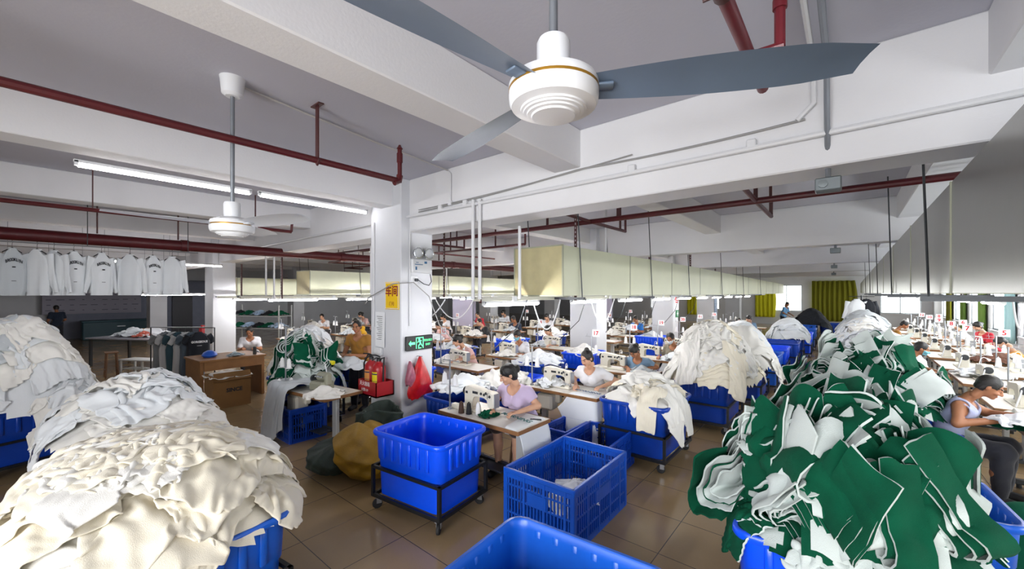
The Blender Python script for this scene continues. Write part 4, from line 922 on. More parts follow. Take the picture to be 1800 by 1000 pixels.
# loose lumps of cloth on the sewing tables (each a garment): one drop, then copies
def lump_src(seed, m, name, w=.6):
    hf = HF(-1, -1, 1, 1, .03, lambda X, Y: .16*np.exp(-((X/.22)**2+(Y/.16)**2))); X = drape(hf, [(0, 0, .4, w*1.5, w*1.35, .46)], 32, 36, seed, amp=.075)[0]
    o = cloth_obj(name, X, m, None, .006, 1); return o
lsrc = [lump_src(s, m, 'table_garment') for s, m in ((1, M_cool), (2, M_ivory), (3, M_greyknit))]
first = [True]*3; used = [0]
def put_lump(x, y, z, rz, sc_, lab, kind=0, m=None):
    o = lsrc[kind]
    if first[kind]: first[kind] = False
    else: o = o.copy(); COL.objects.link(o)
    if m is not None: o.material_slots[0].link = 'OBJECT'; o.material_slots[0].material = m
    o.location = (x, y, z); o.rotation_euler = (0, 0, rz); o.scale = (sc_, sc_, sc_); used[0] += 1
    return tag(o, lab, 'garment', 'garments lying on the sewing tables')
put_lump(-2.1, 3.44, .12, .5, .74, 'white cloth crumpled in the bottom of the openwork blue crate', 1)
put_lump(-2.02, 3.38, .27, 1.7, .72, 'white cloth on top of the heap inside the openwork blue crate', 0)
put_lump(-3.65, 5.35, .745, .5, .8, 'white garment lying behind the machine on the second sewing table', 0)
put_lump(-4.35, 5.0, .72, 1.5, 1.5, 'pale garment heaped on the cart at the end of the second sewing table', 1)
put_lump(-4.5, 4.3, .72, 2.5, 1.4, 'white garment heaped on the cart beside the notice pillar', 0)
put_lump(-6.5, 5.75, .745, 0, .9, 'white garment under the hands of the woman in pink', 1)
put_lump(-5.7, 2.72, .745, .3, .8, 'white garment lying on the table left of the notice pillar', 1)
for i in range(2, 9): put_lump(-3.0+rnd.uniform(-.3, .2), ROWS1[i]+.28, .745, rnd.uniform(0, 6), rnd.uniform(.7, 1), 'pale garment lying on the %s table of the centre block' % ORD[i], i % 3)
for i in range(1, 8): put_lump(-6.3+rnd.uniform(-.3, .2), ROWS2[i]+.28, .745, rnd.uniform(0, 6), rnd.uniform(.8, 1.3), 'pale garment lying on the %s table of the second block' % ORD[i], i % 3)
for i in range(8):
    x, y, nm = mid[i]
    put_lump(x, y, .72, rnd.uniform(0, 6), rnd.uniform(1.2, 1.7), 'pale garment heaped on the royal blue cart ' + nm, i % 3)
for i, y in enumerate([7.9, 9.6, 11.6, 13.6, 15.6]): put_lump(-9.9, y+.3, .745, i, 1.1, 'pale garment on the %s table of the third block' % ORD[i], i % 3)
for i, y in enumerate([5.2, 7.0, 8.8, 10.8, 12.8, 15]): put_lump(-13.4, y+.3, .745, i*2, 1.3, 'pale garment on the %s table of the fourth block' % ORD[i], (i+1) % 3)
for i, y in enumerate([7.5, 9.5, 11.5]): put_lump(-17.3, y+.3, .745, i*2, 1.4, 'white garment on the %s table of the fifth block' % ORD[i], (i+1) % 3)
put_lump(1.75, 10.6, .745, .4, 1.1, 'white garment on the table of the man in navy', 0)
put_lump(1.55, 7.15, .745, .4, .9, 'white garment on the table by the man in the tank top', 1)
put_lump(2.4, 12.9, .745, 1.2, 1.3, 'brown garment on the outer window side table', 2, mat('brown_jersey', S('6e4a3a'), .9))
put_lump(.95, 8.8, .4, 1.2, 1.4, 'cream garment bundled on the floor cart between the two seated men', 1)
put_lump(-6.95, 3.75, .85, .3, 1.2, 'white garment held by the mustard shirted man', 0)
# ================================================================== PEOPLE (one signed distance body each, meshed by surface nets)
def snet(f, lo, hi, h):
    ax = [np.arange(lo[i]-2*h, hi[i]+2.5*h, h) for i in range(3)]; G = np.stack(np.meshgrid(*ax, indexing='ij'), -1); sh = G.shape[:3]
    Sd = f(G.reshape(-1, 3)).reshape(sh); ins = Sd < 0; n0, n1, n2 = sh
    def cs(A, d): return A[d[0]:n0-1+d[0], d[1]:n1-1+d[1], d[2]:n2-1+d[2]]
    D8 = [(i, j, k) for i in (0, 1) for j in (0, 1) for k in (0, 1)]
    cnt = sum(cs(ins, d).astype(int) for d in D8); mix = (cnt > 0) & (cnt < 8); idx = -np.ones(mix.shape, int); C = np.argwhere(mix); idx[mix] = np.arange(len(C))
    acc = np.zeros((len(C), 3)); num = np.zeros(len(C)); val = {d: Sd[C[:, 0]+d[0], C[:, 1]+d[1], C[:, 2]+d[2]] for d in D8}
    for a in D8:
        for b in D8:
            if b > a and sum(abs(b[i]-a[i]) for i in range(3)) == 1:
                va, vb = val[a], val[b]; m = (va < 0) != (vb < 0); t = np.where(m, va/(va-vb+1e-12), 0)
                acc += np.where(m[:, None], np.array(a)+t[:, None]*(np.array(b)-np.array(a)), 0); num += m
    V = (C+acc/num[:, None])*h+np.array([a[0] for a in ax]); F = []
    for a in range(3):
        b, c = (a+1) % 3, (a+2) % 3; s0 = [slice(1, -1)]*3; s1 = list(s0); s0[a] = slice(0, -1); s1[a] = slice(1, None)
        A, B = ins[tuple(s0)], ins[tuple(s1)]; E = np.argwhere(A != B)
        if not len(E): continue
        off = np.ones(3, int); off[a] = 0; E = E+off
        def g(db, dc): q = E.copy(); q[:, b] += db; q[:, c] += dc; return idx[q[:, 0], q[:, 1], q[:, 2]]
        Q = np.stack([g(-1, -1), g(0, -1), g(0, 0), g(-1, 0)], -1); fl = A[tuple((E-off).T)]
        Q[~fl] = Q[~fl][:, ::-1]; F.append(Q)
    F = np.concatenate(F); F = F[(F >= 0).all(1)]; return V, F
def smin(a, b, k): h = np.clip(.5+.5*(b-a)/k, 0, 1); return b*(1-h)+a*h-k*h*(1-h)
def cap_(P, a, b, ra, rb):
    a, b = np.asarray(a, float), np.asarray(b, float); d = b-a; t = np.clip(((P-a)@d)/(d@d+1e-12), 0, 1)[:, None]
    return np.sqrt((((P-a)-t*d)**2).sum(1))-(ra+(rb-ra)*t[:, 0])
def ell(P, c, r):
    q = (P-np.asarray(c))/np.asarray(r); k = np.sqrt((q*q).sum(1)); return (k-1)*min(r)
def union(P, prims, k=.03):
    o = None
    for p in prims:
        d = p(P); o = d if o is None else smin(o, d, k)
    return o
CP = lambda a, b, ra, rb: (lambda P: cap_(P, a, b, ra, rb))
EL = lambda c, r: (lambda P: ell(P, c, r))
def head_sdf(P, female=False):
    d = ell(P, (0, .012, .03), (.074, .092, .088)); d = smin(d, ell(P, (0, -.022, -.035), (.056, .062, .07)), .03)
    d = smin(d, cap_(P, (0, -.07, -.088), (0, -.06, -.08), .018, .02), .025)
    d = smin(d, cap_(P, (0, -.088, .012), (0, -.108, -.026), .009, .0135), .012)             # nose
    for s in (-1, 1):
        d = smin(d, ell(P, (s*.013, -.098, -.03), (.009, .011, .008)), .006)                  # nostril wing
        d = np.maximum(d, -ell(P, (s*.031, -.098, .008), (.02, .016, .013)))                 # socket
        d = smin(d, ell(P, (s*.031, -.076, .008), (.0145, .0145, .0125)), .003)              # eye and lid
        d = smin(d, cap_(P, (s*.012, -.09, .029), (s*.048, -.078, .03), .007, .005), .012)   # brow ridge
        d = smin(d, ell(P, (s*.042, -.066, -.028), (.022, .02, .018)), .02)                  # cheek
        d = smin(d, ell(P, (s*.077, .012, -.005), (.009, .019, .031)), .006)                 # ear
    d = smin(d, cap_(P, (-.02, -.086, -.056), (.02, -.086, -.056), .0062, .0062), .005)
    d = smin(d, cap_(P, (-.017, -.084, -.066), (.017, -.084, -.066), .0072, .0072), .005)
    d = smin(d, cap_(P, (0, .03, -.06), (0, .045, -.14), .047, .045), .025)                   # neck root
    return d
def hair_sdf(style):
    def f(P):
        d = ell(P, (0, .02, .036), (.085, .1, .092))
        d = smin(d, ell(P, (0, .05, -.03), (.074, .062, .075 if style != 'short' else .05)), .02)
        face = np.maximum(P[:, 1]+.052-.02*(P[:, 2] > .085), -1)
        cutf = ell(P, (0, -.1, -.015), (.07, .075, .118)); d = np.maximum(d, -cutf)
        low = -.06 if style == 'short' else -.1
        d = np.maximum(d, low+.5*np.maximum(0, -P[:, 1]-.0)*1.2-P[:, 2])
        if style == 'short': d = np.maximum(d, -(ell(P, (0, -.02, -.04), (.2, .05, .05))))
        if style == 'bun': d = smin(d, ell(P, (0, .065, .12), (.036, .034, .034)), .015)
        if style == 'low': d = smin(smin(d, ell(P, (0, .125, .02), (.045, .045, .05)), .02), ell(P, (0, .02, .05), (.088, .1, .088)), .01)
        if style == 'tail': d = smin(d, cap_(P, (0, .11, .03), (0, .15, -.13), .032, .018), .02)
        w = np.sin(P[:, 0]*130)*np.sin(P[:, 1]*90+P[:, 2]*60)*.0022
        return d+w
    return f
def rotm(pitch, yaw, roll=0):
    return np.array((Matrix.Rotation(yaw, 3, 'Z') @ Matrix.Rotation(pitch, 3, 'X') @ Matrix.Rotation(roll, 3, 'Y')))
def npmesh(name, V, F, mats, mi=None):
    me = bpy.data.meshes.new(name); me.from_pydata(V.tolist(), [], F.tolist())
    for m in mats: me.materials.append(m)
    if mi is not None: me.polygons.foreach_set('material_index', mi.astype(int).tolist())
    me.polygons.foreach_set('use_smooth', [True]*len(F)); me.update(); return me
HC = {}
def hand_prims(w, d, up, side):
    """palm at wrist w pointing along d; palm faces -up; four curled fingers, thumb off the side"""
    d = np.array(d, float); d /= np.linalg.norm(d); up = np.array(up, float); up -= d*(up@d); up /= np.linalg.norm(up); lat = np.cross(d, up)*side
    w = np.array(w, float); pr = []
    for i, (o, l) in enumerate(((-.028, .07), (-.009, .078), (.01, .073), (.028, .058))):
        k = w+d*.082+lat*o; b = .25+.12*i
        k2 = k+(d*math.cos(b)-up*math.sin(b))*l*.5; k3 = k2+(d*math.cos(b+.6)-up*math.sin(b+.6))*l*.5
        pr += [CP(w+d*.02+lat*o*.6, k, .014, .0105), CP(k, k2, .0095, .0085), CP(k2, k3, .0085, .007)]
    t0 = w+d*.03-lat*.024; t1 = t0+d*.03-lat*.026-up*.012; t2 = t1+d*.03-lat*.004-up*.012
    pr += [CP(t0, t1, .0145, .011), CP(t1, t2, .0105, .008), CP(w, w+d*.07, .026, .026) if 0 else EL(w+d*.05, (.034, .034, .034)) if 0 else CP(w, w+d*.03, .021, .018)]
    return pr
def person(label, loc, rz, J, skin, shirt, pants, hair='short', female=False, hr=.009, br=.012, pitch=.5, yaw=0, mask=None, sleeve=.75, group=None, bare=False, neck_cut=.02, shirt_name='shirt', shoes=None, print_fn=None, scale=1, extra_mats=None, legs=True, head_roll=0, thin=1.0):
    """J: hip(z), chest, neck, head, and per side sh/el/wr, hp/kn/an"""
    r = thing('person', label, 'person', loc, rz, group); r.scale = (scale,)*3
    hip, chest, neck, hd = [np.array(J[k], float) for k in ('hip', 'chest', 'neck', 'head')]; mid_ = (hip+chest)/2+np.array(J.get('arch', (0, .03, 0)))
    f = thin; torso = [CP(hip+(-.07, 0, 0), hip+(.07, 0, 0), .115*f, .115*f), CP(hip+(-.04, 0, .05), mid_+(-.04, 0, 0), .105*f, .1*f), CP(hip+(.04, 0, .05), mid_+(.04, 0, 0), .105*f, .1*f),
             CP(mid_+(-.05, 0, 0), chest+(-.075, 0, 0), .098*f, .1*f), CP(mid_+(.05, 0, 0), chest+(.075, 0, 0), .098*f, .1*f)]
    if female: torso += [EL(chest+np.array((s*.07, -.085, -.06)), (.058, .05, .056)) for s in (-1, 1)]
    arms = []; up = []; lo = []
    for s in ('L', 'R'):
        sh, el, wr = [np.array(J[k+s], float) for k in ('sh', 'el', 'wr')]
        up.append((sh, el)); lo.append((el, wr)); arms += [CP(sh, el, .05*f, .041*f), CP(el, wr, .04*f, .026*f)]
        torso.append(CP(chest+(0, .01, .06), sh, .062*f, .054*f))
    neckp = [CP(chest+(0, .01, .08), neck, .056, .046), CP(neck, hd+(np.array((0, .035, -.06))@rotm(pitch, yaw).T), .046, .045)]
    lg = []
    if legs:
        for s in ('L', 'R'):
            hp, kn, an = [np.array(J[k+s], float) for k in ('hp', 'kn', 'an')]; fd = np.array(J.get('foot', (0, -1, 0)), float)
            lg += [CP(hp, kn, .088*f, .06*f), CP(kn, (kn+an)/2+(0, .02, 0), .058*f, .055*f), CP((kn+an)/2+(0, .02, 0), an, .055*f, .036*f), CP(an+(0, 0, -.03), an+fd*.15+(0, 0, -.05), .04, .03)]
    allp = torso+arms+neckp+lg; pts = [hip, chest, neck, hd]+[np.array(J[k+s], float) for k in ('sh', 'el', 'wr')+(('hp', 'kn', 'an') if legs else ()) for s in 'LR']
    lo_, hi_ = np.min(pts, 0)-.16, np.max(pts, 0)+.16; hi_[2] = neck[2]+.05
    V, F = snet(lambda P: union(P, allp, .028), lo_, hi_, br)
    mi = np.zeros(len(F)); parts = [(V, F, mi)]
    for k, s in enumerate('LR'):      # hands
        wr, el = np.array(J['wr'+s], float), np.array(J['el'+s], float); d = np.array(J.get('hd'+s, wr-el+np.array((0, 0, -.02))), float); hp_ = hand_prims(wr, d, J.get('hu'+s, (0, 0, 1)), 1 if s == 'R' else -1)
        key = ('h',); hv, hf_ = snet(lambda P: union(P, hp_, .008), wr-.14, wr+.14, .0055 if br < .014 else .008); parts.append((hv, hf_, np.zeros(len(hf_))))
    RM = rotm(pitch, yaw, head_roll)
    if ('head', hr) not in HC: HC[('head', hr)] = snet(lambda P: head_sdf(P), np.array((-.1, -.13, -.15)), np.array((.1, .13, .14)), hr)
    hv, hf_ = HC[('head', hr)]; c = hv[hf_].mean(1); m = np.zeros(len(hf_))
    ey = np.zeros(len(hf_), bool); br_ = ey.copy()
    for s in (-1, 1):
        ey |= ((c[:, 0]-s*.031)/.0125)**2+((c[:, 2]-.007)/.0055)**2 < 1
        br_ |= (np.abs(c[:, 0]-s*.032) < .021) & (np.abs(c[:, 2]-.0315+.1*np.abs(np.abs(c[:, 0])-.03)) < .0045)
    fr = c[:, 1] < -.055; m[ey & fr] = 1; m[br_ & fr] = 3
    m[fr & (c[:, 1] < -.07) & (((c[:, 0])/.024)**2+((c[:, 2]+.061)/.011)**2 < 1)] = 2
    parts.append((hv@RM.T+hd, hf_, m))
    o = 0; VV, FF, MM = [], [], []
    for v, ff, mm in parts: VV.append(v); FF.append(ff+o); MM.append(mm); o += len(v)
    b = bpy.data.objects.new('body', npmesh('body', np.concatenate(VV), np.concatenate(FF), [skin, M_eye, M_lip, M_hair], np.concatenate(MM))); COL.objects.link(b); b.parent = r
    def part(nm, fn, lo, hi, h, mats, xf=None, par=r):
        v, ff = snet(fn, np.array(lo), np.array(hi), h)
        if len(ff) == 0: return None
        if xf is not None: v = v@xf[0].T+xf[1]
        ob = bpy.data.objects.new(nm, npmesh(nm, v, ff, mats if isinstance(mats, list) else [mats])); COL.objects.link(ob); ob.parent = par; return ob
    if hair != 'bald':
        if ('hair', hair, hr) not in HC: HC[('hair', hair, hr)] = snet(hair_sdf(hair), np.array((-.12, -.12, -.16)), np.array((.12, .19, .17)), min(hr, .009))
        hv, hf_ = HC[('hair', hair, hr)]; ob = bpy.data.objects.new('hair', npmesh('hair', hv@RM.T+hd, hf_, [J.get('hairmat', M_hair)])); COL.objects.link(ob); ob.parent = r
    # shirt: torso and upper arms, a little larger, cut at neckline and cuffs
    ax = chest-hip; ax = ax/np.linalg.norm(ax); ndir = neck-chest; ndir = ndir/np.linalg.norm(ndir)
    sl = [CP(sh, sh+(el-sh)*min(1, sleeve), .05, .05) for sh, el in up] if sleeve > 0 else []
    if sleeve > 1: sl += [CP(el, el+(wr-el)*(sleeve-1), .044, .036) for el, wr in lo]
    rng = np.random.default_rng(len(label)); ph = rng.uniform(0, 6, 4)
    def sf(P):
        d = union(P, torso+sl, .03)-.017
        if sleeve <= 0:
            for s in 'LR': d = np.maximum(d, -(cap_(P, np.array(J['sh'+s])+(np.array(J['sh'+s])-chest)*.05, np.array(J['el'+s]), .075, .075)))
        d = d+.0035*np.sin(P[:, 2]*48+P[:, 0]*22+ph[0]+2*np.sin(P[:, 1]*17+ph[1]))+.003*np.sin(P[:, 0]*55+P[:, 2]*31+ph[2])
        d = np.maximum(d, -(cap_(P, chest+ndir*.09+(0, -.02, 0), neck+ndir*.1+(0, -.02, 0), .07+neck_cut, .08+neck_cut)))
        if sleeve > 0 and sleeve <= 1:
            for sh, el in up:
                dd = (el-sh)/np.linalg.norm(el-sh); t = (P-sh)@dd; L = np.linalg.norm(el-sh)*sleeve; far = np.sqrt((((P-sh)-t[:, None]*dd)**2).sum(1)) < .11
                d = np.where(far & (t > L*.5), np.maximum(d, t-L), d)
        d = np.maximum(d, -((P-hip)@ax)-.1)
        return d
    sh_o = part(shirt_name, sf, np.min([p for p in pts[:2]]+[q for ab in up for q in ab]+([q for ab in lo for q in ab] if sleeve > 1 else []), 0)-.2, np.max([p for p in pts[:3]]+[q for ab in up for q in ab]+([q for ab in lo for q in ab] if sleeve > 1 else []), 0)+.15, br, shirt)
    if pants is not None and legs:
        tr = [CP(hip+(-.07, 0, 0), hip+(.07, 0, 0), .125, .125)]
        for s in 'LR':
            hp, kn, an = [np.array(J[k+s], float) for k in ('hp', 'kn', 'an')]
            tr += [CP(hp, kn, .104, .096)]
            if not bare: tr += [CP(kn, an+(0, 0, .02), .094, .06)]
        pp = [hip]+[np.array(J[k+s], float) for k in ('hp', 'kn', 'an') for s in 'LR']
        def tf(P): return np.maximum(union(P, tr, .03)+.003*np.sin(P[:, 2]*40+P[:, 1]*33), P[:, 2]-hip[2]-.1)
        part('trousers' if not bare else 'shorts', tf, np.min(pp, 0)-.15, np.max(pp, 0)+.15, max(br, .014), pants)
    if legs and shoes is not None:
        for s in 'LR':
            an = np.array(J['an'+s], float); fd = np.array(J.get('foot', (0, -1, 0)), float)
            part('shoe', lambda P: np.maximum(smin(cap_(P, an+(0, 0, -.035), an+fd*.17+(0, 0, -.05), .048, .04), cap_(P, an+(0, 0, -.02), an+(0, 0, -.05), .045, .05), .02), -(P[:, 2]-an[2]+.085)), an-.28, an+.28, .012, shoes)
    if mask is not None:
        part('face_mask', lambda P: np.maximum(np.maximum(np.abs(head_sdf(P)-.004)-.003, P[:, 1]+.03), np.abs(P[:, 2]+.05)-.045), (-.1, -.14, -.11), (.1, 0, .01), .006, mask, (RM, hd))
    r['_'] = 0; del r['_']
    return r, sh_o
def sit(lean=.18, head_f=.1, hz=.55, arms='table', reach=.42, aw=.13, ax_=0, kz=None, twist=0, shz=.43):
    """joints of a seated worker facing -Y"""
    h = np.array((0, 0, hz)); c = h+(ax_, -lean, shz-.08); n = c+(0, -.05, .15); hd = n+(0, -.055-head_f*.3, .13)
    J = dict(hip=h, chest=c, neck=n, head=hd)
    for s, sg in (('L', 1), ('R', -1)):
        J['sh'+s] = c+(sg*.165, .0, .055); J['el'+s] = c+(sg*.235, -.07, -.2); J['wr'+s] = np.array((sg*aw+ax_, c[1]-reach+.1, .80))
        J['hd'+s] = (-sg*.25, -1, -.15)
        J['hp'+s] = h+(sg*.09, -.04, -.02); J['kn'+s] = h+(sg*.14, -.42, .0 if kz is None else kz); J['an'+s] = np.array((sg*.13, -.4, .09))
    return J
def cloth_m(n, hx, **k): return mat(n, S(hx), .85, bump=.2, bscale=160, sheen=.2, **k)
M_lilac = cloth_m('lilac_tee', 'c6b4d2'); M_wtee = cloth_m('white_tee', 'e6e6ea'); M_btee = cloth_m('grey_blue_tee', '7391ad'); M_camo = cloth_m('camouflage_print', '8a8170', mottle=.55, mscale=22)
M_pink = cloth_m('pale_pink_tee', 'e3b9b4'); M_btank = cloth_m('black_tee', '17181d'); M_navy = cloth_m('navy_tee', '152338'); M_must = cloth_m('mustard_top', '9a6a22'); M_orange = cloth_m('orange_tee', 'e09a2a'); M_redt = cloth_m('red_tee', 'c01a30')
M_lblue = cloth_m('light_blue_shirt', '6fa6d8'); M_pblue = cloth_m('polo_blue', '1f6fc0'); M_purple = cloth_m('purple_tee', '8a4aa0'); M_yel = cloth_m('yellow_tee', 'd8a41a'); M_trs = cloth_m('dark_trousers', '20222b'); M_denim = cloth_m('brown_shorts', '3a2a26')
M_tank = cloth_m('grey_lavender_tank', 'aab0d0'); M_teal = mat('teal_face_mask', S('7fc0cf'), .8); M_wmask = mat('white_face_mask', S('dfe6ea'), .8); M_gold2 = M_gold
cp_ = lambda J, **k: {**J, **{a: np.array(b, float) for a, b in k.items()}}
# --- the woman in lilac
J = sit(.2, .25, .58, reach=.36, aw=.16)
J = cp_(J, wrR=(-.14, -.5, .80), elR=(-.25, -.27, .86), wrL=(.2, -.46, .81), elL=(.31, -.2, .84), hdR=(.2, -1, -.1), hdL=(-.7, -.7, -.1))
lil, sh_ = person('woman in a lilac tee sewing at the nearest table, blue clip in her hair', (-3.22, 4.12, 0), .12, J, M_skin, M_lilac, M_denim, 'low', True, .0065, .0105, .42, -.75, sleeve=.62, bare=True, shoes=M_rubber)
hd = J['head']; RMl = rotm(.42, -.75)
q = MB().tube([tuple(np.array((-.078, .03, .09))@RMl.T+hd), tuple(np.array((-.088, .045, .03))@RMl.T+hd)], .012, 8); q.build('hair_clip', mat('blue_clip', S('2a55b8'), .3), lil)
# --- the woman in the white tee
J = sit(.2, .2, .57); J = cp_(J, wrR=(-.12, -.48, .80), elR=(-.27, -.25, .84), wrL=(.24, -.35, .80), elL=(.36, -.06, .84), hdL=(-.4, -.9, -.1))
person('woman in a white tee sewing at the second table, hair in a high bun', (-3.12, 5.86, 0), .1, J, M_skin, M_wtee, M_denim, 'bun', True, .0075, .0115, .5, -.35, sleeve=.7, bare=True, shoes=M_rubber)
# --- bowed woman in blue
J = sit(.32, .5, .53, shz=.4); J = cp_(J, wrR=(-.1, -.58, .8), elR=(-.27, -.38, .82), wrL=(.14, -.52, .8), elL=(.32, -.26, .82))
person('woman in a grey blue tee with glasses bowed over the third table', (-3.1, 7.75, 0), .1, J, M_skin2, M_btee, M_trs, 'low', True, .009, .013, .75, -.25, sleeve=.7, shoes=M_rubber)
# --- masked woman in camouflage
J = sit(.22, .3, .57, aw=.2)
person('worker in camouflage with a white face mask and cap at the fourth table', (-2.98, 9.5, 0), -.1, J, M_skin2, M_camo, M_trs, 'short', True, .009, .014, .55, .1, mask=M_wmask, sleeve=.75, shoes=M_rubber)
# --- second block
J = sit(.2, .3, .57); J = cp_(J, wrR=(-.12, -.5, .82), elR=(-.26, -.3, .86), wrL=(.12, -.48, .82), elL=(.3, -.18, .86))
person('woman in a pale pink tee sewing behind the notice pillar', (-6.28, 6.2, 0), -.15, J, M_skin, M_pink, M_trs, 'low', True, .009, .013, .55, -.55, sleeve=.75)
person('woman in white with a teal face mask at a table behind the notice pillar', (-6.1, 7.75, 0), .25, sit(.18, .2, .57), M_skin2, M_wtee, M_trs, 'low', True, .009, .014, .4, .2, mask=M_teal, sleeve=.75)
person('woman in white bowed beside the second centre pillar', (-6.42, 9.62, 0), .15, sit(.26, .35, .55), M_skin, M_wtee, M_trs, 'low', True, .01, .016, .6, -.3, sleeve=.7)
# --- the man in the tank top and the others on the window side
J = sit(.12, .3, .56); J = cp_(J, wrR=(-.02, -.5, .9), elR=(-.27, -.12, .8), wrL=(.06, -.52, .92), elL=(.27, -.26, .86), hdR=(.3, -.8, .25), hdL=(-.3, -.8, .1))
person('man in a grey tank top seated beside the green heaps, looking down at cloth', (.86, 6.7, 0), PI/2-.3, J, M_skin2, M_tank, M_trs, 'short', False, .0065, .0105, .5, .2, sleeve=0, neck_cut=.03, shirt_name='tank_top', thin=1.06, shoes=M_rubber)
J = sit(.24, .2, .57); J = cp_(J, wrR=(-.1, -.62, .8), elR=(-.28, -.38, .82), wrL=(.1, -.62, .8), elL=(.3, -.34, .84))
person('man in a navy tee with a pale face mask reaching to the window side table', (.6, 10.3, 0), PI/2-.1, J, M_skin2, M_navy, M_trs, 'short', False, .009, .013, .35, .1, mask=M_teal, sleeve=.8, thin=1.08)
person('person in orange bowed behind a machine on the outer window side', (3.0, 13.4, 0), -PI/2, sit(.3, .3, .53, shz=.4), M_skin, M_orange, M_trs, 'short', False, .009, .014, .85, .2, sleeve=.8)
_, sr = person('woman in a red printed tee seated on the outer window side', (3.05, 17.1, 0), -PI/2+.5, sit(.18, .2, .6, shz=.47), M_skin, M_redt, M_trs, 'low', True, .009, .014, .5, .1, sleeve=.8)
q = MB().box((0, 0, .04), (.2, .004, .035)).box((-.04, 0, -.05), (.03, .004, .09)).box((.04, 0, -.05), (.03, .004, .09)).box((0, 0, -.07), (.09, .004, .02)); o = q.build('chest_print', M_paper, sr); o.location = (0, -.325, .95); o.rotation_euler = (-.3, 0, 0)
person('worker with a white face mask bowed at a far window side table', (2.95, 18.9, 0), -PI/2+.2, sit(.24, .3, .55), M_skin, M_wtee, M_trs, 'short', False, .01, .016, .6, .3, mask=M_wmask, sleeve=.8)
# --- standing people
def stand_j(lean=0, z=.92, arms=None):
    h = np.array((0, 0, z)); c = h+(0, -lean, .36); n = c+(0, -.03, .16); hd = n+(0, -.05, .13); J = dict(hip=h, chest=c, neck=n, head=hd)
    for s, sg in (('L', 1), ('R', -1)):
        J['sh'+s] = c+(sg*.175, 0, .07); J['el'+s] = c+(sg*.25, .0, -.2); J['wr'+s] = c+(sg*.2, -.22, -.3); J['hp'+s] = h+(sg*.09, 0, -.03); J['kn'+s] = np.array((sg*.1, -.02, .48)); J['an'+s] = np.array((sg*.11, .02, .09))
    return J
J = stand_j(.02); J = cp_(J, wrL=(.02, -.36, 1.08), wrR=(-.12, -.34, 1.02), elL=(.27, -.1, 1.03), elR=(-.27, -.08, 1.03), hdL=(-1, -.3, .1))
person('man in a mustard top standing with white cloth in his arms', (-7.12, 4.05, 0), .55, J, M_skin2, M_must, M_trs, 'short', False, .009, .013, .2, .15, sleeve=.45, shoes=M_rubber)
person('man in dark navy walking away by the dim end wall', (-25.3, .85, 0), -PI/2+.3, stand_j(0), M_skin2, M_navy, M_trs, 'short', False, .012, .02, .1, 0, sleeve=.8, shoes=M_rubber)
person('man in a light blue shirt standing over the far cart by the windows', (-2.85, 27.4, 0), PI/2-.4, stand_j(.14), M_skin2, M_lblue, M_trs, 'short', False, .012, .02, .5, 0, sleeve=.8)
# --- workers far back: three built once, the rest copies in their own clothes
P1, _ = person('worker in a royal blue polo bent over a table near the second centre pillar', (-6.3, 15.35, 0), .1, sit(.3, .3, .57), M_skin2, M_pblue, M_trs, 'short', False, .011, .018, .6, -.2, sleeve=.8)
P2, _ = person('worker in black at a table beyond the second centre pillar', (-6.1, 17.05, 0), -.2, sit(.18, .2, .57), M_skin, M_btank, M_trs, 'short', False, .011, .018, .4, .3, sleeve=.8)
P3, _ = person('woman in pale pink with her hair tied back in the block beneath the left duct', (-9.85, 8.62, 0), .1, sit(.2, .3, .57), M_skin, M_pink, M_trs, 'low', True, .011, .018, .5, -.5, sleeve=.8)
def pcopy(src, label, loc, rz, shirt):
    r = dup(src, loc, rz, label)
    for c in r.children:
        if c.name.startswith('shirt'): c.material_slots[0].link = 'OBJECT'; c.material_slots[0].material = shirt
    return r
for src, lab, loc, rz, m in ((P2, 'man in a black tee at a table in the block beneath the left duct', (-9.7, 10.35, 0), -.3, M_btank), (P1, 'man in dark blue bent over a cart heap in the block beneath the left duct', (-9.9, 12.35, 0), .2, M_navy),
    (P3, 'woman in white at the far end of the block beneath the left duct', (-9.9, 14.4, 0), .3, M_wtee), (P3, 'woman in purple bowed in the block beyond the left duct', (-13.3, 9.6, 0), 1.2, M_purple), (P3, 'woman in white seated in the block beyond the left duct', (-13.2, 11.6, 0), .2, M_wtee),
    (P2, 'worker in red and white in the block beyond the left duct', (-13.1, 13.6, 0), .0, M_redt), (P3, 'woman in white at the back of the block beyond the left duct', (-13.4, 15.8, 0), .0, M_wtee), (P1, 'dark haired worker in white seated left of the offcuts carts', (-12.4, 3.9, 0), 1.2, M_wtee),
    (P2, 'worker in a white vest bent at the farthest left block table', (-17.2, 8.25, 0), .6, M_wtee), (P1, 'worker in yellow bent under the lights of the block beyond the left duct', (-13.3, 7.75, 0), .4, M_yel), (P3, 'woman in pale pink in the farthest left block', (-17.2, 10.2, 0), .1, M_pink), (P2, 'worker in white at the back of the farthest left block', (-17.1, 12.2, 0), .1, M_wtee),
    (P2, 'worker in black at the far end of the block under the long duct', (-3.1, 16.6, 0), .2, M_btank), (P3, 'woman in grey blue at the far end of the block under the long duct', (-3.0, 18.4, 0), 0, M_btee), (P1, 'worker in brown seated far down the window side', (.85, 17.6, 0), PI/2, M_must)):
    pcopy(src, lab, loc, rz, m)
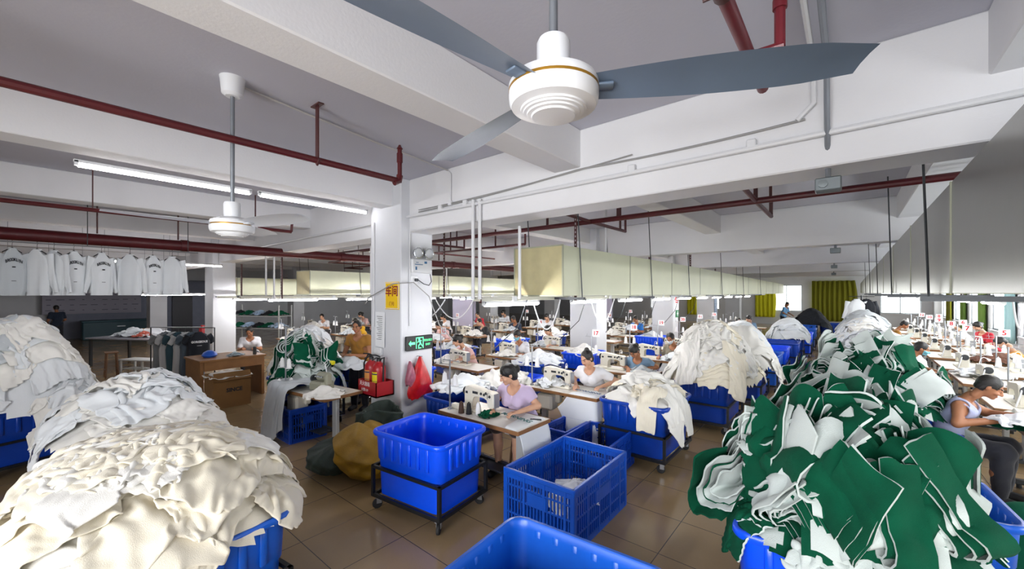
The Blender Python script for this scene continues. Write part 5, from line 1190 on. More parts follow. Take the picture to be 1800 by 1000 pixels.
# stools under the seated people
st = [(-3.22, 4.14), (-3.12, 5.88), (-3.1, 7.77), (-2.98, 9.52), (-6.28, 6.22), (-6.1, 7.77), (-6.42, 9.64), (.86, 6.7), (.6, 10.3), (3.0, 13.4)]
nm = ['the woman in lilac', 'the woman in the white tee', 'the bowed woman in blue', 'the worker in camouflage', 'the woman in pink', 'the woman with the teal mask', 'the woman by the second centre pillar', 'the man in the tank top', 'the man in navy', 'the person in orange']
s0 = stool('brown wooden stool under the woman in lilac', (*st[0], 0), 'stools under the workers', .47)
for i in range(1, len(st)): dup(s0, (*st[i], 0), 0, 'brown wooden stool under ' + nm[i])
# ================================================================== THE NOTICE PILLAR AND ITS FITTINGS
FX = lambda x, z, y=3.6: T(x, y, z) @ R(PI/2, 'X')            # on a face that looks toward -Y
FY = lambda y, z, x=-5.16: T(x, y, z) @ R(PI/2) @ R(PI/2, 'X')  # on a face that looks toward +X
r = thing('wall_sign', 'yellow workshop sign with red characters on the notice pillar', 'sign')
MB().box((-5.37, 3.59, 2.16), (.36, .012, .42), bev=.004).build('plate', mat('sign_yellow', S('f2c60c'), .45), r)
q = MB(); q.text('车间', .17, FX(-5.37, 2.22, 3.582), bold=.004).text('门号', .07, FX(-5.37, 2.03, 3.582)); q.build('lettering', mat('sign_red', S('8a1420'), .6), r)
q = MB()
for (c, d) in (((-5.37, 3.5825, 2.355), (.34, .002, .008)), ((-5.37, 3.5825, 1.965), (.34, .002, .008)), ((-5.535, 3.5825, 2.16), (.008, .002, .4)), ((-5.205, 3.5825, 2.16), (.008, .002, .4))): q.box(c, d)
q.build('border', M_white, r)
r = thing('paper_notice', 'typed paper notice in a clear sleeve on the front of the notice pillar', 'notice')
MB().loft([[(-5.83, 3.594, 1.9), (-5.56, 3.592, 1.9), (-5.56, 3.585, 1.9), (-5.83, 3.588, 1.9)], [(-5.83, 3.594, 1.36), (-5.55, 3.575, 1.35), (-5.55, 3.568, 1.35), (-5.83, 3.588, 1.36)]], cap0=True, cap1=True).build('sheet', M_paper, r, smooth=0)
q = MB()
for i in range(13): q.box((-5.7+.01*(i % 3), 3.583-.005*i/13, 1.83-i*.03), (.16-.03*(i % 3), .002, .006))
q.build('print_lines', M_ink, r)
r = thing('switch_box', 'white double switch box under the paper notice', 'switch', (-5.72, 3.575, 1.28))
MB().box((0, 0, 0), (.2, .05, .12), bev=.01).build('box', M_plastic, r)
for s in (-1, 1): MB().box((s*.045, -.028, 0), (.05, .008, .06), bev=.004).build('rocker', M_white, r)
r = thing('emergency_light', 'twin headed emergency light high on the side of the notice pillar', 'emergency light', (-5.16, 3.95, 2.62))
MB().box((.035, 0, 0), (.07, .38, .22), bev=.015).build('battery_box', M_plastic, r)
for s in (-1, 1):
    h = MB().lathe([(.03, 0), (.07, .03), (.088, .07), (.088, .085), (.075, .086), (.05, .06), (.001, .055)], 20, M=T(.03, s*.105, .2) @ R(PI/2+.1, 'Y')).build('lamp_head', mat('chrome_reflector', S('b8bcc2'), .2, .8), r)
    MB().lathe([(.07, 0), (.05, .012), (.001, .016)], 16, M=T(.112, s*.105, .193) @ R(PI/2+.1, 'Y')).build('lens', mat('lamp_lens', S('e6eaee'), .1, alpha=.6), h)
    MB().tube([(.035, s*.105, .1), (.04, s*.105, .17)], .014, 8).build('bracket', M_plastic, r)
MB().box((.071, .06, .055), (.002, .05, .035)).box((.071, -.07, .02), (.002, .15, .012)).box((.071, -.1, .05), (.002, .05, .01)).box((.071, -.12, -.04), (.002, .03, .05)).build('label_print', mat('label_blue', S('3d6f9a'), .5), r)
r = thing('wall_socket', 'white wall socket with a plug below the emergency light', 'socket', (-5.16, 3.83, 2.4))
MB().box((.012, 0, 0), (.024, .13, .13), bev=.008).build('plate', M_plastic, r)
MB().box((.05, .02, 0), (.06, .05, .045), bev=.012).tube([(.08, .03, 0), (.1, .12, -.06), (.1, .22, -.08), (.06, .3, -.02), (.03, .3, .1)], .007, 6).build('plug', M_dark, r)
r = thing('exit_sign', 'green lit running man exit sign with a left arrow on the notice pillar', 'exit sign', (-5.16, 3.92, 1.43))
MB().box((.025, 0, 0), (.05, .5, .22), bev=.008).build('housing', M_black, r)
M_exit = mat('exit_green', (.12, .95, .35), emit=1.6); Mx = lambda y, z, d=.0512: T(d, y, z) @ R(PI/2) @ R(PI/2, 'X')
MB().prism([(-.055, 0), (-.015, .045), (-.015, .018), (.06, .018), (.06, -.018), (-.015, -.018), (-.015, -.045)], .001, M=Mx(-.16, 0)).build('arrow', M_exit, r)
q = MB()
for (c, d) in (((.0515, -.075, 0), (.002, .012, .17)), ((.0515, .055, 0), (.002, .012, .17)), ((.0515, -.01, .08), (.002, .14, .012)), ((.0515, -.01, -.08), (.002, .06, .012))): q.box(c, d)
q.build('door_mark', M_exit, r)
q = MB().lathe([(.016, 0), (.016, .001)], 12, M=Mx(-.02, .058))
for a, b, w in (((-.02, .04), (.005, -.01), .024), ((.005, -.01), (-.03, -.04), .016), ((-.03, -.04), (-.03, -.075), .014), ((.005, -.01), (.03, -.04), .016), ((.03, -.04), (.05, -.06), .014), ((-.02, .035), (.02, .03), .012), ((-.02, .035), (-.05, .01), .012)):
    L = math.hypot(b[0]-a[0], b[1]-a[1]); q.box((L/2, 0, .0005), (L+w*.6, w, .001), M=Mx(*a) @ R(math.atan2(b[1]-a[1], b[0]-a[0])))
q.build('running_figure', M_exit, r)
MB().text('安全出口', .04, Mx(.15, .03)).text('EXIT', .045, Mx(.15, -.035)).build('lettering', M_exit, r)
# fire extinguishers in their red box
r = thing('extinguisher_box', 'red open topped holder with white characters fixed to the notice pillar', 'extinguisher holder', (-5.56, 3.43, .66))
q = MB(); W_, D_, H_ = .5, .3, .22
q.box((0, 0, .01), (W_, D_, .02)); q.box((0, -D_/2+.006, H_/2), (W_, .012, H_)); q.box((0, D_/2-.006, H_/2), (W_, .012, H_))
for s in (-1, 1): q.box((s*(W_/2-.006), 0, H_/2), (.012, D_, H_))
q.build('box', M_red2, r); MB().text('灭火器箱', .07, T(-.06, -D_/2-.001, .17) @ R(PI/2, 'X')).text('火警119', .055, T(-.06, -D_/2-.001, .08) @ R(PI/2, 'X')).build('lettering', M_paper, r)
for i, (x, lab, mm, hx) in enumerate(((-5.68, 'red fire extinguisher with an orange label, nearer the notice pillar edge', 'orange_label', 'd8924a'), (-5.44, 'red fire extinguisher with a yellow label, nearer the exit sign', 'yellow_label', 'ecd81c'))):
    r = thing('fire_extinguisher', lab, 'fire extinguisher', (x, 3.43-.02*i, .685), .15)
    MB().lathe([(.09, 0), (.1, .015), (.1, .36), (.095, .41), (.07, .45), (.035, .475), (.03, .5)], 24).build('cylinder', M_red2, r)
    MB().lathe([(.034, .49), (.034, .52), (.022, .54)], 14).tube([(0, .02, .53), (0, -.05, .545), (0, -.13, .52)], .011, 6).tube([(0, .02, .55), (0, -.05, .585), (0, -.15, .6)], .01, 6).build('valve_handle', M_black, r)
    MB().tube([(.03, 0, .52), (.09, .02, .55) if i else (-.1, .02, .56), (.1, .0, .45) if i else (-.17, .0, .42), (.115, -.02, .2) if i else (-.15, -.02, .1)], .012, 8).build('hose', M_rubber, r)
    k = MB(); ring = lambda rr, z: [(rr*math.cos(a), rr*math.sin(a), z) for a in [-2.5+1.5*j/12 for j in range(13)]]
    lb = MB().loft([ring(.1015, .14), ring(.1015, .34)], closed=False).build('label_sheet', mat(mm, S(hx), .5), r)
    MB().loft([ring(.102, .30), ring(.102, .318)], closed=False).loft([ring(.102, .2), ring(.102, .206)], closed=False).loft([ring(.102, .17), ring(.102, .175)], closed=False).build('label_print', mat('label_navy', S('1d2a5a'), .5), lb)
# bags on the nail
def bag(label, loc, w, h, m, seed):
    n, k = 30, 16; rings = []; g = random.Random(seed); p = [g.uniform(0, 6) for _ in range(4)]
    for i in range(k):
        t = i/(k-1); wr = w*(.07+.93*min(1, (t*1.15)**.9))*(1-.12*max(0, t-.8)/.2); dr = .05*math.sin(min(1, t*1.1)*PI*.8+.15)+.012
        rings.append([(dr*math.cos(a)*(1+.15*math.sin(5*a+p[0]+3*t)), wr/2*math.sin(a)*(1+.06*math.sin(7*a+p[1]))+.03*t*math.sin(p[2]), -h*t+.02*math.sin(a*3+p[3])*t+.012*math.sin(9*a+t*8)*t) for a in [2*PI*j/n for j in range(n)]])
    o = MB().loft(rings, cap0=True, cap1=True).build('plastic_bag', m, smooth=60, loc=loc); return tag(o, label, 'bag')
bag('translucent red plastic bag hanging on the side of the notice pillar', (-5.09, 3.9, 1.22), .5, .62, mat('red_film', S('d81620'), .3, trans=.15, mottle=.45, mscale=9, bump=.6, bscale=18), 4)
bag('small pink bag hanging beside the red plastic bag', (-5.1, 3.72, 1.17), .2, .36, mat('pink_film', S('b06478'), .4, mottle=.4, mscale=14, bump=.5, bscale=25), 9)
tag(MB().tube([(-5.17, 3.9, 1.22), (-5.03, 3.9, 1.23)], .006, 6).build('nail', M_steel), 'steel nail holding the bags on the notice pillar', 'nail')
c_ = MB().tube([(-7.2, 4.35, 2.16), (-6.5, 3.8, 2.02), (-5.9, 3.5, 2.12), (-5.2, 3.5, 2.34), (-5.05, 3.75, 2.36), (-5.06, 4.05, 2.15), (-5.02, 4.22, 1.7), (-4.9, 4.4, 1.45)], .008, 8).build('cable', MATS['grey_cable']); tag(c_, 'loose white cable looping round the notice pillar', 'cable')
# ================================================================== LEFT SIDE OF THE HALL
r = thing('carton', 'brown cardboard carton overflowing with pale scraps', 'carton', (-9.42, 2.56, 0), .04)
M_card = mat('cardboard', S('8a6438'), .8, mottle=.15, mscale=5)
q = MB(); W_, D_, H_ = .5, .62, .62
q.box((0, 0, .01), (W_, D_, .02))
for s in (-1, 1): q.box((0, s*D_/2, H_/2), (W_, .012, H_)); q.box((s*W_/2, 0, H_/2), (.012, D_, H_))
q.build('box', M_card, r); MB().text('SINCE', .1, T(W_/2+.008, .03, .33) @ R(PI/2) @ R(PI/2, 'X'), bold=.004).build('printed_word', M_ink, r)
MB().box((.02, 0, 0), (.16, D_, .008), M=T(W_/2, 0, H_) @ R(1.2, 'Y')).build('flap', M_card, r)
single('pale scraps heaped in the open top of the cardboard carton', 'fabric_scraps', 'scraps', -9.4, 2.56, .62, .75, .1, boxfn(-9.62, -9.2, 2.3, 2.82, .62, 3, .56), M_ivory, .62, n=24, seed=12)
r = thing('work_desk', 'brown wooden desk standing behind the cardboard carton', 'desk', (-10.25, 2.75, 0), PI/2+.05)
M_wood = mat('brown_desk_wood', S('94683c'), .5, mottle=.25, mscale=6)
MB().box((0, 0, .85), (1.2, 1.0, .04), bev=.006).build('desk_top', M_wood, r)
for s in (-1, 1): MB().box((s*.55, 0, .415), (.06, .9, .83), bev=.004).build('side_panel', M_wood, r)
MB().box((0, -.46, .74), (1.04, .02, .18)).build('apron', M_wood, r)
tag(MB().lathe([(.1, 0), (.14, .04), (.11, .1), (.04, .14)], 14).build('plastic_bundle', mat('blue_film', S('2a5fc8'), .3), loc=(-10.2, 2.45, .87)), 'small blue plastic bundle on the brown desk', 'bundle')
put_lump(-10.0, 2.85, .87, .4, .5, 'clear crumpled plastic on the brown desk', 2, mat('clear_film', S('b9c8d0'), .25, trans=.3))
tag(MB().lathe([(.035, 0), (.035, .16), (.02, .17)], 12).build('bottle', M_black, loc=(-9.95, 3.2, .87)), 'small black bottle at the end of the brown desk', 'bottle')
# garment rack
r = thing('garment_rack', 'steel garment rack of tees left of the brown desk', 'garment rack', (-11.6, 2.25, 0), -.92)
q = MB(); q.tube([(-.05, -.75, 1.42), (-.05, .75, 1.42)], .014, 8); q.build('rail', M_steel, r)
for s in (-1, 1): MB().tube([(-.05, s*.75, 0), (-.05, s*.75, 1.42)], .014, 8).tube([(-.3, s*.75, .03), (.2, s*.75, .03)], .014, 8).build('upright', M_dark, r)
Mrack = r.matrix_basis.copy()
def hung(label, name, M, m, sc_=1.0, long=False, prt=None, group=None, hem=.66, seed=0, fill=.0):
    """a garment on a hanger: front and back sewn at the edges, the shoulders at the origin"""
    g = random.Random(seed); p = [g.uniform(0, 6) for _ in range(4)]; n, k = 34, 18
    root = thing(name, label, 'sweatshirt' if long else 'tee', group=group); root.matrix_world = M @ Matrix.Scale(sc_, 4)
    rings = []
    for i in range(k):
        t = i/(k-1); z = -hem*t; w = .13+.12*min(1, t*4)**.6 if t < .25 else .25+.012*math.sin(t*5+p[0]); z = z-.0 if i else z
        d = .05+.045*math.sin(min(1, t*2)*PI/2)
        if long and t > .92: w *= .93; d *= .85
        ring = []
        for j in range(n):
            a = 2*PI*j/n; ca, sa = math.cos(a), math.sin(a)
            cx = w*math.copysign(abs(ca)**.7, ca); cy = d*math.copysign(abs(sa)**.8, sa)
            rip = .018*t*math.sin(ca*9+p[1]+t*2)+.008*math.sin(ca*17+p[2])
            ring.append((cx, cy+rip, z-.07*abs(ca)**1.5*(1-t)))
        rings.append(ring)
    MB().loft(rings, cap0=True, cap1=False).build('torso', m, root, smooth=70)
    for s in (-1, 1):
        L = .58 if long else .2; an = .24 if long else .55; rr = []
        for i in range(12):
            t = i/11; ra = (.085-.035*t) if not (long and t > .9) else .042
            cx = s*(.2+L*t*math.sin(an)+.01*math.sin(6*t+p[3])); cz = -.075-L*t*math.cos(an)
            rr.append([(cx+ra*math.cos(b)*math.cos(an)*1.0, .01+ra*.62*math.sin(b)+.012*math.sin(8*t+b*3+p[0]), cz+s*ra*math.cos(b)*math.sin(an)) for b in [2*PI*j/16 for j in range(16)]])
        MB().loft(rr, cap0=True, cap1=True).build('sleeve', m, root, smooth=70)
    MB().lathe([(.075, 0), (.085, .012), (.08, .025), (.07, .02)], 18, M=T(0, 0, -.02) @ Matrix.Scale(.62, 4, (0, 1, 0))).build('neck_rib', m, root)
    MB().tube([(-.17, 0, -.06), (0, 0, .015), (.17, 0, -.06)], .008, 6).tube([(0, 0, .01), (0, 0, .07), (.02, 0, .1), (.0, 0, .115), (-.02, 0, .095)], .004, 5).build('hanger', M_dark, root)
    if prt: prt(root)
    return root
def brook(root):
    q = MB(); s_ = 'BROOKLYN'
    for i, ch in enumerate(s_):
        u = (i-3.5)*.036; q.text(ch, .06, T(u, -.102-.002, -.165-.9*u*u*2) @ R(PI/2, 'X') @ R(-u*1.6), bold=.002)
    q.box((0, -.104, -.27), (.06, .004, .018)).box((0, -.104, -.47), (.08, .004, .007)); q.build('chest_print', M_ink, root)
hp = [(-9.5, -.12, .1, 0, True), (-9.5, .12, 1.05, 1, False), (-9.5, .29, 1.2, 2, False), (-9.5, .5, .12, 3, True), (-9.5, .81, .05, 4, True), (-9.5, 1.155, 1.0, 5, False), (-9.5, 1.45, .08, 6, True), (-9.5, 1.72, .95, 7, False)]
lbs = ['white printed sweatshirt at the frame edge, first of the hanging row', 'white sweatshirt turned sideways next to the first hanging one', 'pale sweatshirt turned away behind its turned neighbour in the row', 'white printed sweatshirt hung fourth from the open end of the row', 'white printed sweatshirt in the middle of the hanging row', 'white sweatshirt turned sideways between two printed ones', 'white printed sweatshirt nearest the notice pillar in the hanging row', 'white sweatshirt turned sideways at the pillar end of the row']
for i, (x, y, a, sd, pr) in enumerate(hp):
    hung(lbs[i], 'sweatshirt', T(x, y, 2.86) @ R(PI/2+.35-a) @ Matrix.Diagonal((.6 if abs(a) < .5 else .72, .7, 1.08, 1)), M_cool if i else M_greyknit, .95, True, brook if pr else None, 'sweatshirts hung in a row under the fire main', .68, sd)
r = thing('hanging_rail', 'thin steel rail carrying the hanging sweatshirts', 'rail')
MB().tube([(-9.5, -1.2, 2.96), (-9.5, 2.1, 2.96)], .012, 8).build('rail', M_steel, r)
for (x, y) in ((-9.5, -.7), (-9.5, .65), (-9.5, 1.95)): MB().tube([(x, y, 2.96), (x, y, ZC)], .006, 6).build('suspension_rod', M_dark, r)
cols = [('a_grey', '8e959a', 'grey'), ('a_white', 'd6dadd', 'white'), ('a_teal', '3a5a66', 'dark teal'), ('a_white', 'd6dadd', 'white'), ('a_slate', '5a6a78', 'slate'), ('a_navy', '0c1420', 'black')]
for i, (mn, hx, cn) in enumerate(cols):
    M_ = T(-11.6, 2.25, 0) @ R(-.92) @ T(-.05, -.4+i*.155, 1.31) @ R(PI/2+.82+.1*math.sin(i*3)) @ Matrix.Diagonal((.85, .85, 1, 1))
    def gorg(root):
        MB().text('GORGEOUS', .062, T(0, -.107, -.2) @ R(PI/2, 'X'), bold=.003).box((0, -.108, -.28), (.1, .003, .006)).build('chest_print', M_paper, root)
    hung('%s tee on the steel garment rack%s' % (cn, ', printed in front' if i == 5 else ', %s from its back end' % ORD[i]), 'tee', M_, cloth_m(mn, hx), 1.05, False, gorg if i == 5 else None, 'tees on the garment rack', .72 if i == 5 else 1.05, 30+i)
tag(sack('crumpled pink bag on the floor under the garment rack', (-10.9, 1.95, 0), .24, .2, .22, mat('pink_sack', S('b77f8c'), .5, bump=.4, bscale=40), 14, (0, 0), False), None, 'bag')
# cutting table with cloth, bench, stool
r = thing('cutting_table', 'long grey topped cutting table on the dim side', 'table', (-16.75, 2.3, 0), .5)
MB().box((0, 0, .84), (2.6, 1.2, .04), bev=.006).build('table_top', mat('grey_laminate', S('8f8f98'), .25), r)
for sx in (-1, 1):
    for sy in (-1, 1): MB().box((sx*1.2, sy*.52, .41), (.06, .06, .82)).build('leg', M_dark, r)
r = thing('low_bench', 'low pale steel bench in front of the cutting table', 'bench', (-14.2, 2.1, 0), .5)
MB().box((0, 0, .44), (1.5, .4, .03), bev=.004).build('seat', M_legmetal, r); MB().box((0, 0, .2), (1.4, .3, .02)).build('shelf', M_legmetal, r)
for sx in (-1, 0, 1):
    MB().box((sx*.7, -.17, .21), (.04, .04, .43)).box((sx*.7, .17, .21), (.04, .04, .43)).build('leg', M_legmetal, r)
s2 = stool('tall wooden stool beside the cutting table', (-14.85, 1.45, 0), None, .66)
for i, (dx, dy, lab, m, sc_) in enumerate(((-.5, -.1, 'grey garment on the near end of the cutting table', M_greyknit, 1.5), (.0, .25, 'white garments heaped at the back of the cutting table', M_cool, 1.4), (.15, .05, 'coral garment folded on the cutting table', mat('coral_jersey', S('c0604e'), .9), 1.0), (-.8, .2, 'tan garment on the end of the cutting table', mat('tan_jersey', S('a07f5e'), .9), 1.1))):
    put_lump(-16.75+dx, 2.3+dy, .86, i*1.3, sc_, lab, i % 3, m)
tag(MB().box((0, 0, .5), (.3, .3, 1.0), bev=.02).box((0, 0, 1.03), (.22, .22, .06), bev=.01).build('red_bin', M_red2, loc=(-17.6, 4.1, 0)), 'tall red bin beside the farther left pillar', 'bin')
struct('wall_dim_partition', MB().box((-28.6, 4.2, 1.45), (.1, 7, 2.9), bev=.01), mat('blue_grey_partition', S('7e8394'), .7, mottle=.1))
r = thing('notice_board', 'pale notice board of rows on the dim end wall', 'board', (-28.52, 2.2, 1.75))
MB().box((0, 0, 0), (.04, 3.4, 1.1), bev=.005).build('board', mat('board_grey', S('9c9aa8'), .6), r)
q = MB()
for a in range(4):
    for b in range(9): q.box((.022, -1.5+b*.37, .38-a*.25), (.002, .26*(.6+.4*math.sin(a*3+b*5)), .025))
q.build('board_print', mat('board_ink', S('4e4c5a'), .7), r)
r = thing('storage_chest', 'dark teal chest against the dim end wall', 'chest', (-27.7, 3.0, 0)); MB().box((0, 0, .42), (1.0, 2.6, .84), bev=.03).build('body', mat('teal_chest', S('123f4a'), .5), r); MB().box((0, 0, .86), (1.05, 2.65, .06), bev=.01).build('lid', mat('teal_lid', S('174a55'), .5), r); MB().box((.51, 0, .6), (.03, .3, .05), bev=.01).build('handle', M_steel, r)
struct('door_1', MB().box((-28.5, 5.6, 1.05), (.06, .9, 2.1), bev=.01), mat('dark_door', S('24242c'), .5))
r = thing('standing_fan', 'pale pedestal fan before the dim end wall', 'fan', (-25.8, 4.0, 0))
MB().lathe([(.22, 0), (.2, .04), (.03, .06)], 18).tube([(0, 0, .05), (0, 0, 1.1)], .02, 8).build('stand', M_plastic, r); MB().lathe([(.26, 0), (.27, .04), (.26, .08), (.06, .12)], 22, M=T(.05, 0, 1.35) @ R(PI/2, 'Y')).build('head', M_plastic, r)
# dark green and black cloth stacked on shelves behind the garment rack
r = thing('storage_shelf', 'steel shelf of green and black cloth behind the garment rack', 'shelf', (-19.0, 6.3, 0), .45)
for z in (.75, 1.25): MB().box((0, 0, z), (2.6, .7, .03)).build('shelf_board', M_legmetal, r)
for sx in (-1, 1):
    for sy in (-1, 1): MB().box((sx*1.28, sy*.33, .85), (.04, .04, 1.7)).build('upright', M_legmetal, r)
for i in range(10):
    put_lump(-19.0+math.cos(.45)*(i % 5-2)*.5, 6.3+math.sin(.45)*(i % 5-2)*.5, .78 if i < 5 else 1.28, i*1.1, 1.1, '%s cloth bundle on the steel shelf, %s along its %s board' % (('dark green', 'pale blue', 'black')[i % 3], ORD[i % 5], 'lower' if i < 5 else 'upper'), i % 3, (M_green if i % 3 == 0 else cloth_m('pale_blue_cloth', '9fb6d0') if i % 3 == 1 else M_black_cl))
# ================================================================== FAR END AND WINDOW SIDE
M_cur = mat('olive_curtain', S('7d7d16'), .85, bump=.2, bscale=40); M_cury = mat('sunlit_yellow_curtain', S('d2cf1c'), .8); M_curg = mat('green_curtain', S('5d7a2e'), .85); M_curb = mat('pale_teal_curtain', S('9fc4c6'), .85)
def curtain(label, p0, p1, z0, z1, m, seed=0, amp=.05, n=60):
    p0, p1 = Vector(p0), Vector(p1); d = p1-p0; L = d.length; d.normalize(); nx, ny = -d.y, d.x; g = random.Random(seed); ph = g.uniform(0, 6); rows = []
    for i in range(12):
        t = i/11; row = []
        for j in range(n+1):
            u = j/n; a = amp*(math.sin(u*L*26+ph+.6*math.sin(t*3))+.35*math.sin(u*L*61+ph*2)); pin = 1-.12*math.sin(t*PI)*(.5-u)
            row.append((p0.x+d.x*L*u*pin+nx*a, p0.y+d.y*L*u*pin+ny*a, z1+(z0-z1)*t+.01*math.sin(u*40)))
        rows.append(row)
    o = MB().loft(rows, closed=False).build('curtain', m, smooth=180); s = o.modifiers.new('t', 'SOLIDIFY'); s.thickness = .008
    return tag(o, label, 'curtain')
curtain('tall olive curtain on the far wall beside the bright far window', (-1.9, YF-.3), (.3, YF-.3), .35, 3.0, M_cur, 2, .07)
curtain('sunlit yellow curtain at the far end window', (-5.2, YF-.28), (-4.0, YF-.28), .5, 2.75, M_cury, 3)
curtain('second sunlit yellow curtain further along the far wall', (-9.9, YF-.28), (-9.2, YF-.28), .5, 2.75, M_cury, 4)
for i, (y, w_, m, nm) in enumerate(((12.4, .5, M_curb, 'pale teal curtain at the window nearest the man in navy'), (15.8, .6, M_cur, 'dark olive curtain behind the woman in red'), (18.9, .7, M_curb, 'pale striped teal curtain by a window side table'), (22.2, .8, M_curg, 'bright green curtain along the window wall'), (25.4, .9, M_curg, 'green curtain farther along the window wall'), (28.6, 1.2, M_cur, 'dark olive curtain near the far corner of the window wall'))):
    curtain(nm, (XR-.18, y-w_/2), (XR-.18, y+w_/2), .7, 2.62, m, i+10, .04, 40)
tag(MB().box((0, 0, .0), (.5, .4, .5), bev=.03).build('yellow_crate', mat('yellow_crate_plastic', S('c8920e'), .5), loc=(.9, 27.0, 1.0)), 'yellow box stacked on pale sacks at the far end', 'box')
tag(sack('pale sack slumped under the yellow box at the far end', (.75, 26.9, 0), .7, .6, .78, mat('tan_sack', S('b9a98a'), .8), 21, (0, 0), False), None, 'sack')
hung('white shirt hung on the far post at the end of the grey duct', 'shirt_on_post', T(.25, 21.8, 1.95) @ R(.2), M_cool, 1.25, True, None, None, .75, 50)
hung('black shirt hung beside the white one on the far post', 'shirt_on_post', T(.55, 21.9, 1.95) @ R(.3), M_black_cl, 1.25, True, None, None, .75, 51)
tag(MB().tube([(.4, 22, 0), (.4, 22, 2.1)], .03, 8).tube([(.0, 22, 2.06), (.8, 22, 2.06)], .015, 6).build('clothes_post', M_dark), 'dark post holding hung shirts at the far window side', 'post')
# boards and posters between the far pillars
r = thing('poster', 'white poster with a large red brush character on the far pillar', 'poster'); MB().box((-5.14, 16.15, 1.95), (.02, .5, .8)).build('sheet', M_paper, r); MB().text('春', .5, FY(16.15, 2.0, -5.125), bold=.008).build('character', M_redink, r)
r = thing('green_cross_sign', 'small green first aid sign on the third centre pillar', 'sign'); MB().box((-5.14, 16.25, 1.4), (.03, .28, .28), bev=.004).build('plate', mat('firstaid_green', S('127a44'), .4), r); MB().box((-5.123, 16.25, 1.4), (.004, .17, .05)).box((-5.122, 16.25, 1.4), (.004, .05, .17)).build('cross', M_paper, r)
r = thing('wall_board', 'blue grey instruction board on the far pillar side', 'board'); MB().box((-5.14, 22.2, 1.7), (.03, .5, 1.1)).build('board', mat('board_blue', S('7c8ea6'), .5), r)
q = MB()
for a in range(9): q.box((-5.123, 22.2, 2.1-a*.1), (.003, .38-.05*(a % 3), .03))
q.build('board_print', M_ink, r)
for i, (x, y) in enumerate(((-12.2, 11.5), (-14.8, 14.3), (-9.5, 18.4))):
    r = thing('hung_sheet', 'pale lavender sheet hung as a screen, %s behind the table blocks' % ORD[i], 'sheet', (x, y, 1.2)); MB().box((0, 0, .2), (1.2, .03, 1.1), bev=.01).build('panel', mat('lavender_sheet', S('b9b5cc'), .7), r); MB().tube([(-.6, 0, -1.2), (-.6, 0, .8)], .015, 6).tube([(.6, 0, -1.2), (.6, 0, .8)], .015, 6).build('stand', M_dark, r)
# floor tape
r = MB()
for i in range(12): r.box((-4.9+.0*i, .0, .0015), (.0, .0, .0)) if 0 else None
q = MB(); q.box((0, 0, .001), (1.6, .055, .002), 0)
for i in range(14): q.box((-.75+i*.115, 0, .0022), (.05, .05, .001), 1, M=None)
o = q.build('floor_tape', [mat('tape_yellow', S('b59a2a'), .5), M_black]); o.location = (-5.35, 1.83, .001); o.rotation_euler = (0, 0, .0); tag(o, 'black and yellow striped tape on the tiles before the yellow sack', 'tape')
tag(sack('small dark rag bundle on the floor behind the second heap', (-9.2, 1.2, 0), .22, .2, .24, M_black_cl, 17, (0, 0), False), None, 'bundle')
# blue plastic pail in the aisle and papers
tag(MB().lathe([(.13, 0), (.17, .3), (.18, .3), (.175, .31), (.16, .3), (.12, .02)], 20).build('pail', mat('sky_blue_plastic', S('2f8fd8'), .35), loc=(-.72, 8.6, 0)), 'small sky blue pail on the floor left of the second green heap', 'pail')
single('dark green panels heaped on the floor beside the man in the tank top', 'green_cloth', 'fabric', 1.15, 5.15, 1.1, .9, .3, lambda X, Y: .5*np.exp(-((X-1.15)**2/.16+(Y-5.15)**2/.2)), M_green, .6, seed=15)

put_lump(1.36, 6.5, .84, .5, .8, 'white garment in the hands of the man in the tank top', 0)
put_lump(1.5, 6.75, .75, 2.0, .9, 'green cloth on the table of the man in the tank top', 1, M_green)
# air hoses looping down from the trunking
def hose(label, x, y, w, d, rz):
    pts = [(w*(i/14-.5)*math.cos(rz), w*(i/14-.5)*math.sin(rz), -d*(1-(2*i/14-1)**2)) for i in range(15)]
    tag(MB().tube(pts, .012, 7).build('air_hose', M_cond, loc=(x, y, 2.09)), label, 'hose')
for lab, x, y, w, d, rz in (('white air hose looping below the trunking just right of the notice pillar', -5.9, 4.6, .8, .35, .6), ('white air hose hanging in a wide loop over the woman in pink', -6.6, 6.0, .9, .45, 1.2), ('white air hose looping over the overlock table', -7.4, 4.9, .6, .4, .4),
    ('white air hose hanging from the long duct trunking over the second table', -3.9, 5.6, .5, .5, 1.0), ('white air hose dropping over the third table', -3.85, 7.5, .5, .5, .8), ('white air hose at the window side trunking', 1.9, 9.2, .7, .4, 1.2)): hose(lab, x, y, w, d, rz)
for i in range(6):
    y = 4.75+1.75*i
    tag(MB().tube([(-3.66, y, 2.1), (-3.75, y-.1, 1.7), (-3.9, y-.5, 1.38)], .007, 6).build('power_cable', M_dark), 'dark power cable dropping to a thread stand under the long duct, %s from front' % ORD[i], 'cable')

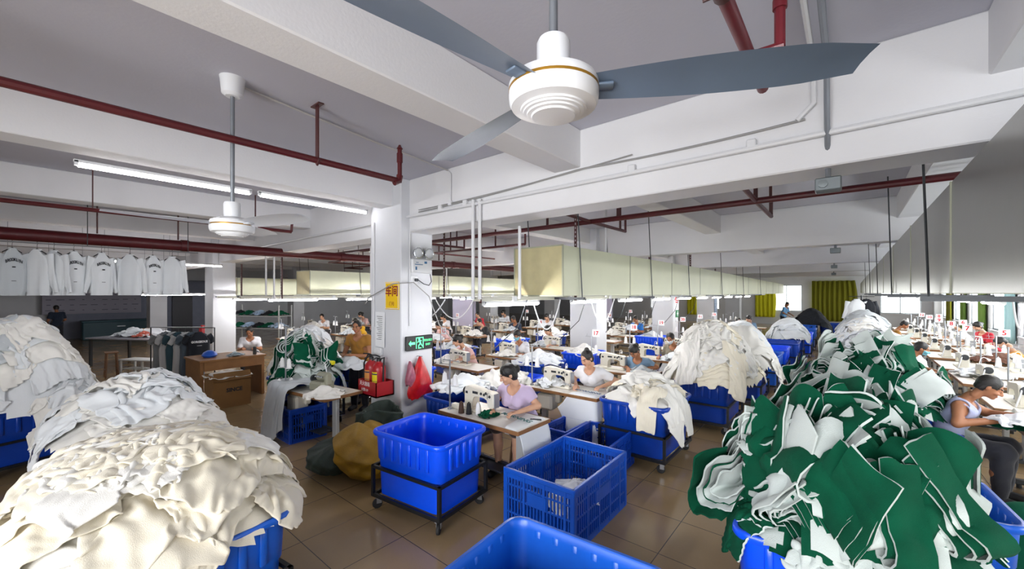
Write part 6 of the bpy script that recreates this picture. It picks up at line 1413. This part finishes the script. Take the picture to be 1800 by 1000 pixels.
put_lump(-3.3, 3.52, .745, .9, .38, 'small dark green scraps on the nearest sewing table', 1, M_green)
def cloth_print(owner, txt, size, M, m):
    o = MB().text(txt, size, M, bold=.002).build('printed_letters', m); o.parent = owner; o.location = -Vector(owner.location); return o
for ob in list(COL.objects):
    if ob.get('label', '').startswith('white panel being sewn, hanging off'): cloth_print(ob, 'MORNING', .1, T(-2.93, 3.6, .775) @ R(-.12), mat('teal_print', S('2a6a6a'), .8))
    if ob.get('label', '').startswith('white panel being sewn on the second'): cloth_print(ob, 'MORNING', .09, T(-2.9, 5.2, .775) @ R(-.05), mat('slate_print', S('4a6484'), .8))
# ================================================================== LIGHT
def area(name, loc, rot, sx, sy, power, col=(1, 1, 1)):
    l = bpy.data.lights.new(name, 'AREA'); l.shape = 'RECTANGLE'; l.size = sx; l.size_y = sy; l.energy = power; l.color = col
    o = bpy.data.objects.new(name, l); COL.objects.link(o); o.location = loc; o.rotation_euler = rot; return o
w = bpy.data.worlds.new('sky'); sc.world = w; w.use_nodes = True
w.node_tree.nodes['Background'].inputs[0].default_value = (.92, .97, 1, 1); w.node_tree.nodes['Background'].inputs[1].default_value = 2.2
for y in WINR: area('daylight_right', (XR+.25, y, 1.75), (0, PI/2, 0), 1.5, 1.8, 110, (.95, 1, 1))
for x in (2.4, -.9, -3.35, -8.5, -12): area('daylight_far', (x, YF+.25, 1.85), (-PI/2, 0, 0), 1.8, 1.8, 70, (1, 1, .95))
for x in (-.9, 2.2): area('daylight_back', (x, YB-.3, 2.0), (PI/2, 0, 0), 2.8, 2.2, {-.9: 480}.get(x, 430), (.97, .98, 1))
sc.view_settings.view_transform = 'Standard'; sc.view_settings.look = 'None'; sc.view_settings.gamma = 1
sc.view_settings.use_curve_mapping = False; sc.view_settings.exposure = 0.02
sc.cycles.use_denoising = True; sc.cycles.max_bounces = 6; sc.cycles.diffuse_bounces = 4; sc.cycles.glossy_bounces = 3
sc.cycles.sample_clamp_indirect = 6; sc.cycles.caustics_reflective = False; sc.cycles.caustics_refractive = False
